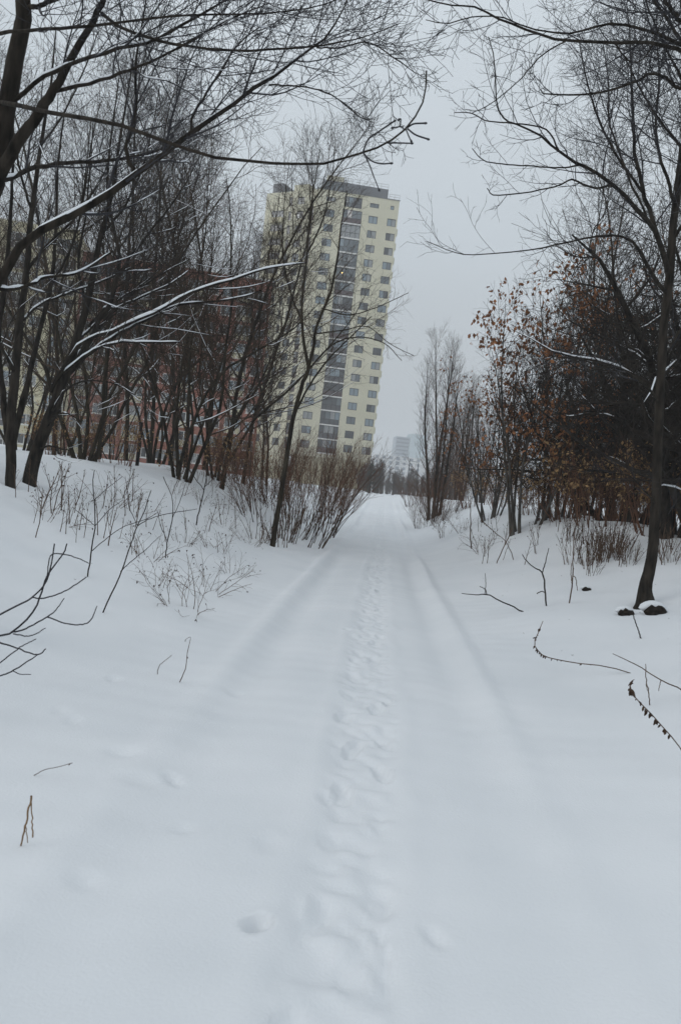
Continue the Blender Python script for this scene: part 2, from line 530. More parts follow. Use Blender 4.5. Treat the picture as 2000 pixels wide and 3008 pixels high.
# ================================================================== buildings
def holed_wall(mb, width, z0, z1, holes, depth, mx=None):
    us = sorted({0.0, width, *[h[0] for h in holes], *[h[1] for h in holes]})
    zs = sorted({z0, z1, *[h[2] for h in holes], *[h[3] for h in holes]})
    v, q = [], []
    def quad(a, b, c, d):
        n = len(v); v.extend([a, b, c, d]); q.append((n, n + 1, n + 2, n + 3))
    for i in range(len(us) - 1):
        for j in range(len(zs) - 1):
            um, zm = (us[i] + us[i + 1]) / 2, (zs[j] + zs[j + 1]) / 2
            if not any(h[0] < um < h[1] and h[2] < zm < h[3] for h in holes):
                quad((us[i], 0, zs[j]), (us[i + 1], 0, zs[j]), (us[i + 1], 0, zs[j + 1]), (us[i], 0, zs[j + 1]))
    for a, b, c, d in holes:
        quad((a, 0, c), (b, 0, c), (b, depth, c), (a, depth, c))
        quad((a, depth, d), (b, depth, d), (b, 0, d), (a, 0, d))
        quad((a, 0, c), (a, depth, c), (a, depth, d), (a, 0, d))
        quad((b, depth, c), (b, 0, c), (b, 0, d), (b, depth, d))
    v = np.array(v, float)
    if mx is not None:
        v = v @ np.array(mx.to_3x3()).T + np.array(mx.translation)
    mb.add(v, q)

_cache = {}
def frame_mesh(w, h, cols, rows, m, bar=0.11):
    key = ('f', round(w, 2), round(h, 2), cols, tuple(rows), m)
    if key not in _cache:
        mb = MB()
        xs = [i * w / cols for i in range(cols + 1)]
        for i, x in enumerate(xs):
            a = min(max(x - bar / 2, 0), w - bar)
            mb.box(a, -0.045, 0, a + bar, 0.045, h)
        for z in [0] + list(rows) + [h]:
            b = min(max(z - bar / 2, 0), h - bar)
            mb.box(bar, -0.04, b, w - bar, 0.04, b + bar)
        _cache[key] = mb.mesh('window_frame', m, False)
    return _cache[key]
def pane_mesh(w, h, m):
    key = ('p', round(w, 3), round(h, 3), m)
    if key not in _cache:
        _cache[key] = MB().box(0, -0.01, 0, w, 0.02, h).mesh('pane', m, False)
    return _cache[key]

def window(parent, mx, u, z, w, h, cols=2, rows=(), glass=None, rng=None, name='window', frame='frame_dark', inset=0.16, lower=None, lower_name='panel'):
    """a framed window standing in its opening; its panes are children"""
    o = link(name, frame_mesh(w, h, cols, rows, frame), parent, mx @ Matrix.Translation((u, inset, z)))
    zs = [0] + list(rows) + [h]
    for j in range(len(zs) - 1):
        for i in range(cols):
            if lower and j == 0 and len(zs) > 2:
                g, nm = lower, lower_name
            else:
                g, nm = (glass if isinstance(glass, str) else rng.choice(glass)), 'pane'
            link(nm, pane_mesh(w / cols - 0.03, zs[j + 1] - zs[j] - 0.03, str(g)), o, Matrix.Translation((i * w / cols + 0.015, 0, zs[j] + 0.015)))
    return o

GL = ['glass_dark', 'glass_mid', 'glass_mid', 'glass_reflect', 'glass_reflect', 'glass_reflect', 'glass_curtain', 'glass_curtain', 'glass_dark']

def tower():
    rng = np.random.default_rng(3)
    ang = math.radians(10)
    right = at(1168, 640, 165)
    wid = 17.2
    loc = Vector((right[0] - wid * math.cos(ang), right[1] - wid * math.sin(ang), 0))
    g = hz(loc.x, loc.y)
    root = thing('apartment_tower', 'tall cream apartment tower with glazed loggias and dark grey rooftop band', 'building', (loc.x, loc.y, 0), ang)
    ZB, ZT, FL, N = 7.4, 62.5, 3.0, 18
    I4 = Matrix.Identity(4)
    holes, wins, logs = [], [], []
    for i in range(N):
        zc = 9.8 + FL * i
        if i == N - 1:
            wins += [(wid - 1.75, zc - 0.35, 0.75, 0.85, 1), (wid - 6.1, zc - 0.5, 1.9, 0.9, 2), (1.9, zc - 0.5, 2.0, 0.9, 2)]
            logs.append((i, 5.7, zc - 1.15, 3.7, 2.2))
        else:
            wins += [(wid - 2.15, zc - 0.78, 1.85, 1.56, 2), (wid - 6.1, zc - 0.78, 1.9, 1.56, 2), (1.9, zc - 0.78, 2.0, 1.56, 2)]
            logs.append((i, 5.55, zc - 1.45, 4.1, 2.82))
    for u, z, w, h, c in wins:
        holes.append((u, u + w, z, z + h))
    for i, u, z, w, h in logs:
        holes.append((u, u + w, z, z + h))
    mb = MB()
    holed_wall(mb, wid, ZB, ZT, holes, 0.2)
    dep = 16.0
    mb.add([(wid, 0, ZB), (wid, dep, ZB), (wid, dep, ZT), (wid, 0, ZT)], [(0, 1, 2, 3)])
    mb.add([(0, 0, ZB), (0, 0, ZT), (0, dep, ZT), (0, dep, ZB)], [(0, 1, 2, 3)])
    mb.add([(0, dep, ZB), (0, dep, ZT), (wid, dep, ZT), (wid, dep, ZB)], [(0, 1, 2, 3)])
    mb.add([(0, 0, ZB), (0, dep, ZB), (wid, dep, ZB), (wid, 0, ZB)], [(0, 1, 2, 3)])
    mb.add([(0, 0, ZT - .02), (wid, 0, ZT - .02), (wid, dep, ZT - .02), (0, dep, ZT - .02)], [(0, 1, 2, 3)])
    link('wall', mb.mesh('tower_wall', 'cream', False), root)
    link('base', MB().box(1.2, 1.0, g - 1, wid - 0.9, dep - 1, ZB - 0.003).mesh('tower_base', 'cream_old', False), root)
    link('parapet_cap', MB().box(-0.1, -0.12, ZT, wid + 0.1, 0.35, ZT + 0.14).mesh('parapet_cap', 'roof_grey', False), root)
    for u, z, w, h, c in wins:
        window(root, I4, u, z, w, h, c, (), GL, rng)
    lower = {16: 'panel_maroon', 15: 'glass_curtain', 14: 'glass_mid', 13: 'glass_mid', 12: 'panel_grey', 11: 'panel_maroon', 10: 'panel_grey', 9: 'glass_reflect', 8: 'panel_maroon'}
    upper = {16: ['glass_white', 'glass_white', 'glass_mid'], 15: ['glass_curtain', 'glass_mid'], 14: ['glass_mid', 'glass_reflect'], 13: ['glass_curtain', 'glass_mid'],
             12: ['glass_mid', 'glass_dark'], 9: ['glass_reflect'], 8: ['glass_curtain', 'glass_mid']}
    for i, u, z, w, h in logs:
        lg = window(root, I4, u, z, w, h, 4, (h * 0.42,), upper.get(i, ['glass_mid', 'glass_dark', 'glass_dark', 'glass_curtain', 'glass_dark', 'glass_reflect']), rng, 'loggia',
                    lower=lower.get(i, ['panel_maroon', 'panel_grey', 'glass_dark', 'panel_grey'][i % 4]) if i < 17 else None)
        if i < 17:
            link('slab', MB().box(-0.02, -0.40, -0.20, w + 0.02, -0.165, 0.06).mesh('slab', 'slab', False), lg)
        if i == 12:
            mb = MB(); t = np.linspace(-1, 1, 7)
            mb.tubes(np.stack([0 * t, 0 * t, 0.11 * t], 1), 0.11 * np.sqrt(np.maximum(1 - t * t, 0)), 8)
            link('lamp', mb.mesh('lamp', 'bulb'), lg, Matrix.Translation((1.3, -0.24, h * 0.6)))
    # narrow dark loggia edges that break the right hand corner
    for i in range(N - 1):
        z = 9.8 + FL * i
        link('corner_balcony', MB().box(wid + 0.001, 1.2, z - 2.05, wid + 0.45, 5.0, z - 0.75).mesh('corner_balcony', 'cream', False), root) if i else None
    # dark setback storey with rail, lift housing
    pb = link('penthouse', MB().box(0.9, 1.3, ZT - 0.01, wid - 2.4, dep - 2, ZT + 2.5).mesh('penthouse', 'roof_grey', False), root)
    for i in range(4):
        link('pane', pane_mesh(0.8, 1.6, 'glass_mid'), pb, Matrix.Translation((1.5 + i * 1.05, 1.28, ZT + 0.5)))
    mb = MB()
    for a, b, zz, y in ((0.9, wid - 2.4, ZT + 2.5, 1.45), (wid - 2.3, wid, ZT + 0.14, 0.1)):
        n = max(2, int((b - a) / 1.4))
        for k in range(n + 1):
            x = a + 0.05 + (b - a - 0.1) * k / n
            mb.box(x - .03, y - .03, zz - 0.05, x + .03, y + .03, zz + 1.05)
        for zz2 in (0.5, 1.0):
            mb.box(a, y - .02, zz + zz2, b, y + .02, zz + zz2 + .05)
    link('railing', mb.mesh('railing', 'metal', False), root)
    link('lift_housing', MB().box(2.0, 5, ZT + 2.49, 5.6, 10, ZT + 5.0).mesh('lift_housing', 'cream', False), root)
    # wing turning back on the left
    wl_ = 12.5
    mx = Matrix.Translation((0.0, 1.6, 0)) @ Matrix.Rotation(math.radians(180 - 10 - 24), 4, 'Z')
    # local x runs from the far end to the corner so that -y faces outward
    end = mx @ Vector((wl_, 0, 0))
    wx = Matrix.Translation(end) @ Matrix.Rotation(math.radians(-34), 4, 'Z')
    holes, items = [], []
    for i in range(N):
        zc = 9.8 + FL * i
        zt = 1.0 if i == N - 1 else 1.0
        items += [('loggia', wl_ - 1.55, zc - 1.3, 1.15, 2.5, 1), ('window', wl_ - 4.6, zc - 0.78, 1.7, 1.56, 2), ('window', wl_ - 6.6, zc - 1.0, 0.8, 1.9, 1),
                  ('loggia', wl_ - 10.8, zc - 1.35, 3.0, 2.6, 3)]
    items = [t for t in items if t[2] + t[4] < ZT - 0.6]
    for nm, u, z, w, h, c in items:
        holes.append((u, u + w, z, z + h))
    mb = MB()
    holed_wall(mb, wl_, ZB - 3, ZT + 0.4, holes, 0.25, wx)
    r3 = np.array(wx.to_3x3()); tr = np.array(wx.translation)
    def lo(pts):
        return np.array(pts) @ r3.T + tr
    mb.add(lo([(0, 0, ZB - 3), (0, 0, ZT + .4), (0, 12, ZT + .4), (0, 12, ZB - 3)]), [(0, 1, 2, 3)])
    mb.add(lo([(0, 0, ZT + .4), (wl_, 0, ZT + .4), (wl_, 8, ZT + .4), (0, 12, ZT + .4)]), [(0, 1, 2, 3)])
    link('wing_wall', mb.mesh('wing_wall', 'cream', False), root)
    link('wing_base', MB().box(1.0, 0.8, g - 1, wl_, 8, ZB - 2.5).mesh('wing_base', 'cream_old', False), root, wx)
    for nm, u, z, w, h, c in items:
        o = window(root, wx, u, z, w, h, c, (h * 0.4,) if nm == 'loggia' else (), ['glass_dark', 'glass_mid', 'glass_dark', 'glass_curtain'], rng, nm, inset=0.2,
                   lower='panel_maroon' if nm == 'loggia' else None)
        if nm == 'loggia' and c == 3:
            link('slab', MB().box(-0.05, -0.9, -0.15, w + 0.05, -0.21, 0.95).mesh('slab', 'cream_old', False), o)
    link('roof_block', MB().box(1.0, 0.6, ZT + 0.39, 3.6, 5, ZT + 2.6).mesh('roof_block', 'roof_grey', False), root, wx)
    link('roof_block', MB().box(6.0, 1.2, ZT + 0.39, 9.6, 6, ZT + 2.2).mesh('roof_block2', 'cream', False), root, wx)
tower()

def slab_block(name, label, px, py_top, depth, ang, width, floors, wall, cols, seed, deep=14.0, trim='cream_old', ztop=None, pitch=None, blocks=()):
    """a long block; the left end of its roofline is seen at px,py_top at the given distance"""
    rng = np.random.default_rng(seed)
    left = at(px, py_top, depth)
    zt = left[2]
    root = thing(name, label, 'building', (left[0], left[1], 0), ang)
    g = hz(left[0], left[1])
    fl = pitch or (zt - 1.6 - g) / floors
    I4 = Matrix.Identity(4)
    holes, items, bays = [], [], []
    for kind, u, w in cols:
        for i in range(floors):
            z = g + 0.4 + i * fl
            if kind == 'w':
                items.append(('window', u, z + 0.85, w, 1.5, 2))
            elif kind == 'l':
                items.append(('loggia', u, z + 0.25, w, fl - 0.45, 3))
    for nm, u, z, w, h, c in items:
        holes.append((u, u + w, z, z + h))
    mb = MB()
    holed_wall(mb, width, g - 1.5, zt, holes, 0.2)
    for a in ([(0, 0, g - 1.5), (0, 0, zt), (0, deep, zt), (0, deep, g - 1.5)], [(width, 0, g - 1.5), (width, deep, g - 1.5), (width, deep, zt), (width, 0, zt)],
              [(0, deep, g - 1.5), (0, deep, zt), (width, deep, zt), (width, deep, g - 1.5)], [(0, 0, zt - .3), (width, 0, zt - .3), (width, deep, zt - .3), (0, deep, zt - .3)]):
        mb.add(a, [(0, 1, 2, 3)])
    link('wall', mb.mesh(name + '_wall', wall, False), root)
    link('parapet_cap', MB().box(-0.1, -0.15, zt, width + 0.1, 0.3, zt + 0.18).mesh(name + '_cap', 'slab', False), root)
    for nm, u, z, w, h, c in items:
        lg = nm == 'loggia'
        o = window(root, I4, u, z, w, h, c, (h * 0.42,) if lg else (), GL, rng, nm, frame='frame_pale', lower=trim if lg else None)
        if not lg and rng.random() < 2:
            link('sill', _cache.setdefault(('s', w), MB().box(-0.1, -0.25, -0.12, w + 0.1, -0.165, 0.0).mesh('sill', 'slab', False)), o)
    for k, (u0, u1, hh) in enumerate(blocks):
        link('roof_block', MB().box(u0, 3, zt - 0.31, u1, 9, zt + hh).mesh('roof_block', wall, False), root)
    return root

cols = []
for b in range(4):
    u = 0.9 + b * 7.5
    cols += [('w', u, 1.6), ('l', u + 2.3, 2.5), ('w', u + 5.4, 1.6)]
slab_block('brick_block', 'long red brick apartment block with cream loggias, behind the bare trees', 186, 728, 112, math.radians(15), 30.8, 10, 'brick', cols, 21)
cols = []
for b in range(3):
    u = 0.9 + b * 6.6
    cols += [('w', u, 1.8), ('l', u + 2.8, 2.9)]
slab_block('cream_block', 'cream apartment block showing between the trunks beside the red brick block', -205, 610, 104, math.radians(12), 19.6, 11, 'cream_old', cols, 22, trim='panel_grey')

def far_block(name, label, px, top, depth, w, deep, ang, wall, floors, rows_of, fl=3.0, side=None):
    p = at(px, top, depth)
    root = thing(name, label, 'building', (p[0], p[1], 0), ang)
    zt = p[2]
    g = hz(p[0], min(p[1], 900.0))
    link('wall', MB().box(0, 0, g - 2, w, deep, zt).mesh(name, wall, False), root)
    if side:
        link('side_wall', MB().box(w + 0.05, -1.5, g - 2, w + side[1], deep, zt + side[2]).mesh(name + '_side', side[0], False), root)
    for i in range(floors):
        z = zt - 2.2 - i * fl
        if z < g + 1:
            break
        if rows_of == 'band':
            link('balcony_row', _cache.setdefault((name, 'b'), MB().box(0.6, -0.9, 0, w - 0.6, -0.02, 1.1).mesh('balcony_row', 'far_band', False)), root, Matrix.Translation((0, 0, z)))
        else:
            n = int(w / 4.2)
            for k in range(n):
                if k % 4 == 3:
                    link('loggia', _cache.setdefault((name, 'l'), MB().box(0, -0.5, 0, 2.2, -0.02, 1.9).mesh('loggia', 'far_band', False)), root, Matrix.Translation((1.0 + k * 4.2, 0, z - 0.2)))
                else:
                    link('window', _cache.setdefault((name, 'w'), MB().box(0, -0.06, 0, 1.7, 0.1, 1.6).mesh('window', 'far_band', False)), root, Matrix.Translation((1.2 + k * 4.2, 0, z)))
    return root
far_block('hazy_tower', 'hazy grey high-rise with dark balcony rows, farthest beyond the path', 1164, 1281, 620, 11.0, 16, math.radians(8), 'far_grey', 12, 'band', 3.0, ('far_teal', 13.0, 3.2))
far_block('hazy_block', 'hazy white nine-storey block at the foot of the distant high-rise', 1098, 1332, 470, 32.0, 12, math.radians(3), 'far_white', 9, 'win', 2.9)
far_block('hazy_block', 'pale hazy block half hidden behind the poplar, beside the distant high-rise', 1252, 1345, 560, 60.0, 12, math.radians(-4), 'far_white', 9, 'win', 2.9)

# ================================================================== trees
def tree_kind(kind, seed):
    """part meshes of one tree kind: list of (part name, mesh, kind property)"""
    rng = np.random.default_rng(seed)
    tr, li, cr, sn, lf = MB(), MB(), MB(), MB(), MB()
    mt, ml, mc, mf = 'bark', 'bark', 'twig', None
    if kind == 'willow':                  # several leaning stems, fine dense twigs
        P0, R0 = stems(rng, 6, 0.50, 9.0, 15, 0.046, 0.006, 0.04, 0.095, 0.18)
        P1, R1 = spawn(rng, P0, R0, 11, 0.16, 0.97, 0.65, 3.2, 8, 0.05, 0.10, 0.55, 0.004, 0.022)
        P2, R2 = spawn(rng, P1, R1, 8, 0.15, 0.98, 0.75, 1.35, 5, 0.04, 0.15, 0.6, 0.003, 0.010)
        P3, R3 = spawn(rng, P2, R2, 4, 0.15, 1.0, 0.75, 0.55, 4, 0.03, 0.18, 0.7, 0.0024, 0.005)
        mt, ml, mc = 'bark_olive', 'twig_brown', 'twig_brown'
        snow_on(sn, P1, R1, rng, 0.0045, 0.42, 0.7)
    elif kind == 'alder':                 # one tall slender stem, branches swept up
        P0, R0 = stems(rng, 1, 0, 12.5, 18, 0.062, 0.006, 0.03, 0.06)
        P1, R1 = spawn(rng, P0, R0, 46, 0.14, 0.985, 0.70, 3.1, 8, 0.11, 0.08, 0.45, 0.0045, 0.03, 0.72)
        P2, R2 = spawn(rng, P1, R1, 9, 0.2, 0.98, 0.7, 1.0, 5, 0.06, 0.14, 0.6, 0.0036, 0.009)
        P3, R3 = spawn(rng, P2, R2, 4, 0.15, 1.0, 0.75, 0.42, 4, 0.04, 0.18, 0.7, 0.003, 0.005)
        mt, ml, mc = 'bark_olive', 'twig_brown', 'twig'
        snow_on(sn, P1, R1, rng, 0.008, 0.25)
    elif kind == 'poplar':                # narrow bundle of upright stems
        P0, R0 = stems(rng, 5, 0.16, 11.5, 14, 0.11, 0.006, 0.05, 0.03, 0.3)
        P1, R1 = spawn(rng, P0, R0, 30, 0.06, 0.97, 0.55, 2.2, 7, 0.14, 0.06, 0.4, 0.004, 0.03, 0.55)
        P2, R2 = spawn(rng, P1, R1, 8, 0.1, 0.98, 0.6, 0.9, 5, 0.10, 0.12, 0.6, 0.003, 0.009)
        P3, R3 = spawn(rng, P2, R2, 4, 0.2, 1.0, 0.6, 0.4, 3, 0.06, 0.15, 0.7, 0.0025, 0.005)
        mt, ml, mc = 'bark_olive', 'twig_red', 'twig_brown'
    elif kind == 'cone':                  # tall conical tree with short level twigs
        P0, R0 = stems(rng, 1, 0, 14.0, 16, 0.12, 0.006, 0.02, 0.02)
        P1, R1 = spawn(rng, P0, R0, 90, 0.10, 0.99, 1.15, 2.6, 6, 0.10, 0.10, 0.35, 0.003, 0.025, 0.85)
        P2, R2 = spawn(rng, P1, R1, 8, 0.15, 0.98, 0.8, 0.8, 4, 0.06, 0.2, 0.6, 0.0024, 0.008)
        P3, R3 = spawn(rng, P2, R2, 4, 0.15, 1.0, 0.8, 0.35, 3, 0.04, 0.2, 0.7, 0.002, 0.004)
        mt, ml, mc = 'bark', 'twig', 'twig'
    elif kind == 'thorn':                 # wide dense dark crown, crooked limbs
        P0, R0 = stems(rng, 4, 0.65, 6.0, 11, 0.10, 0.012, 0.05, 0.12, 0.12)
        P1, R1 = spawn(rng, P0, R0, 14, 0.12, 0.97, 0.95, 2.6, 8, 0.03, 0.16, 0.6, 0.004, 0.04)
        P2, R2 = spawn(rng, P1, R1, 11, 0.12, 0.98, 0.9, 1.25, 6, 0.03, 0.22, 0.6, 0.0028, 0.012)
        P3, R3 = spawn(rng, P2, R2, 4, 0.1, 1.0, 0.9, 0.5, 4, 0.02, 0.25, 0.7, 0.0028, 0.005)
        mt, ml, mc = 'bark', 'twig', 'twig'
        snow_on(sn, P1, R1, rng, 0.010, 0.22, 0.55)
    elif kind == 'rusty':                 # young tree still holding brown leaves
        P0, R0 = stems(rng, 8, 0.42, 5.4, 11, 0.036, 0.004, 0.05, 0.05, 0.25)
        P1, R1 = spawn(rng, P0, R0, 13, 0.15, 0.97, 0.6, 1.5, 7, 0.10, 0.09, 0.55, 0.003, 0.016)
        P2, R2 = spawn(rng, P1, R1, 7, 0.2, 0.98, 0.65, 0.6, 4, 0.06, 0.15, 0.6, 0.0024, 0.006)
        P3, R3 = spawn(rng, P2, R2, 3, 0.2, 1.0, 0.7, 0.28, 3, 0.04, 0.2, 0.7, 0.002, 0.004)
        ends = np.concatenate([P2[:, -1], P2[:, 2], P3[:, -1]])
        keep = vnoise(ends[:, 0] + ends[:, 1] * .6, ends[:, 2], 0.45, 21) > 0.13
        ends = ends[keep & (rng.random(len(ends)) < 1.0 - 0.10 * ends[:, 2])]
        lf.leaves(np.repeat(ends, 2, axis=0) + rng.normal(size=(len(ends) * 2, 3)) * 0.03, 0.09, rng, 0.9, 1.5)
        mt, ml, mc, mf = 'bark_grey', 'twig_brown', 'twig', 'leaf_rust'
    elif kind == 'osier':                 # bush of straight reddish shoots
        P0, R0 = stems(rng, 38, 0.52, 3.0, 9, 0.010, 0.003, 0.05, 0.085, 0.9)
        P1, R1 = spawn(rng, P0, R0, 7, 0.2, 0.95, 0.45, 1.0, 5, 0.08, 0.08, 0.6, 0.0026, 0.006)
        P2, R2 = spawn(rng, P1, R1, 4, 0.2, 0.98, 0.5, 0.4, 4, 0.06, 0.12, 0.7, 0.0022, 0.004)
        P3, R3 = P2[:0], R2[:0]
        mt, ml, mc = 'twig_brown', 'twig_red', 'twig_red'
    elif kind == 'brush':                 # low tangle with tan seed tufts on the bank
        P0, R0 = stems(rng, 34, 0.5, 1.9, 8, 0.009, 0.003, 0.03, 0.08, 0.6)
        P1, R1 = spawn(rng, P0, R0, 6, 0.25, 0.97, 0.6, 0.6, 5, 0.0, 0.14, 0.6, 0.002, 0.005)
        P2, R2 = spawn(rng, P1, R1, 4, 0.2, 0.98, 0.7, 0.25, 3, -0.02, 0.2, 0.7, 0.002, 0.003)
        P3, R3 = P2[:0], R2[:0]
        e = P1[rng.random(len(P1)) < 0.55][:, -1]
        lf.leaves(np.repeat(e, 5, axis=0) + rng.normal(size=(len(e) * 5, 3)) * 0.05, 0.075, rng, 0.7, 1.8)
        mt, ml, mc, mf = 'twig_red', 'twig_red', 'twig_brown', 'leaf_tan'
    if kind in ('thorn', 'willow', 'rusty', 'alder'):
        for Q in (P1, P2, P3):
            zz = Q[..., 2]
            Q[..., 2] = np.where(zz < 0.9, 0.9 + 0.4 * (0.9 - zz), zz)
    tr.tubes(P0, R0, 8 if len(P0) < 20 else 4)
    li.tubes(P1, R1, 4 if len(P1) < 200 else 3)
    cr.tubes(P2, R2, 3)
    cr.tubes(P3, R3, 3)
    out = [('trunk' if len(P0) < 20 else 'shoots', tr.mesh(kind + '_trunk', mt), None), ('limbs', li.mesh(kind + '_limbs', ml), None),
           ('crown', cr.mesh(kind + '_crown', mc), None)]
    if sn.v:
        out.append(('snow_cover', sn.mesh(kind + '_snow', 'branch_snow'), 'stuff'))
    if lf.v:
        out.append(('foliage', lf.mesh(kind + '_leaves', mf, False), 'stuff'))
    return out

KIND = {}
def plant(kind, variant, name, label, loc, rotz=0.0, scale=1.0, group=None, cat='tree', tilt=(0, 0), skip=()):
    key = (kind, variant)
    if key not in KIND:
        KIND[key] = tree_kind(kind, 100 + variant * 7 + sum(map(ord, kind)))
    r = thing(name, label, cat, loc, rotz, scale, group, tilt)
    for nm, me, kd in KIND[key]:
        if nm not in skip:
            link(nm, me, r, kind=kd)
    return r

def hero(name, label, loc, trunks, branches, seed, trunk_mat='bark', twig_mat='twig', cat='tree', lv=(9, 7, 5), snow=True, tl=(0.9, 0.42, 0.2)):
    """a tree with traced trunks and branches; twigs and snow are pieces of each branch"""
    rng = np.random.default_rng(seed)
    root = thing(name, label, cat, loc)
    loc = np.asarray(loc, float)
    for pts in trunks:
        P, R = traced(pts, 30, 0.10, seed)
        R = R * 0.84
        link('trunk', MB().tubes(P - loc, R, 10).mesh('trunk', trunk_mat), root)
    for br in branches:
        pts, opt = br[0], (br[1] if len(br) > 1 else {})
        P, R = traced(pts, 22, 0.25, int(rng.integers(1e6)))
        P, R = P - loc, R * 0.87
        o = link('branch', MB().tubes(P, R, 7).mesh('branch', opt.get('m', trunk_mat)), root)
        n = opt.get('lv', lv)
        s = opt.get('s', 1.0)
        if n[0]:
            mb = MB()
            a, b_, c_ = opt.get('up', 0.05), tl, n
            P1, R1 = spawn(rng, P[None], R[None], c_[0], opt.get('t0', 0.18), 0.98, opt.get('ang', 0.7), b_[0] * s, 9, a, 0.09, 0.5, 0.0020, 0.012, 0.35)
            mb.tubes(P1, R1, 4)
            if snow and opt.get('snow', True):
                sm = MB()
                snow_on(sm, P1, R1, rng, 0.0018, 0.3, 0.6)
                if sm.v and len(sm.v[0]):
                    link('snow_flecks', sm.mesh('snow_flecks', 'branch_snow'), o, kind='stuff')
            if c_[1]:
                P2, R2 = spawn(rng, P1, R1, c_[1], 0.12, 0.98, 0.75, b_[1] * s, 6, 0.04, 0.13, 0.6, 0.0017, 0.005)
                mb.tubes(P2, R2, 3)
                if c_[2]:
                    P3, R3 = spawn(rng, P2, R2, c_[2], 0.15, 1.0, 0.8, b_[2] * s, 4, 0.02, 0.15, 0.7, 0.0014, 0.003)
                    mb.tubes(P3, R3, 3)
            link('twigs', mb.mesh('twigs', twig_mat), o)
        if snow and opt.get('snow', True):
            mb = MB()
            snow_on(mb, P, R, rng, 0.003, opt.get('cover', 0.85), opt.get('thick', 0.75))
            if mb.v and len(mb.v[0]):
                link('snow_cover', mb.mesh('snow_cover', 'branch_snow'), o, kind='stuff')
    return root

def low(p, d):
    return np.array([p[0], p[1], p[2] - d])

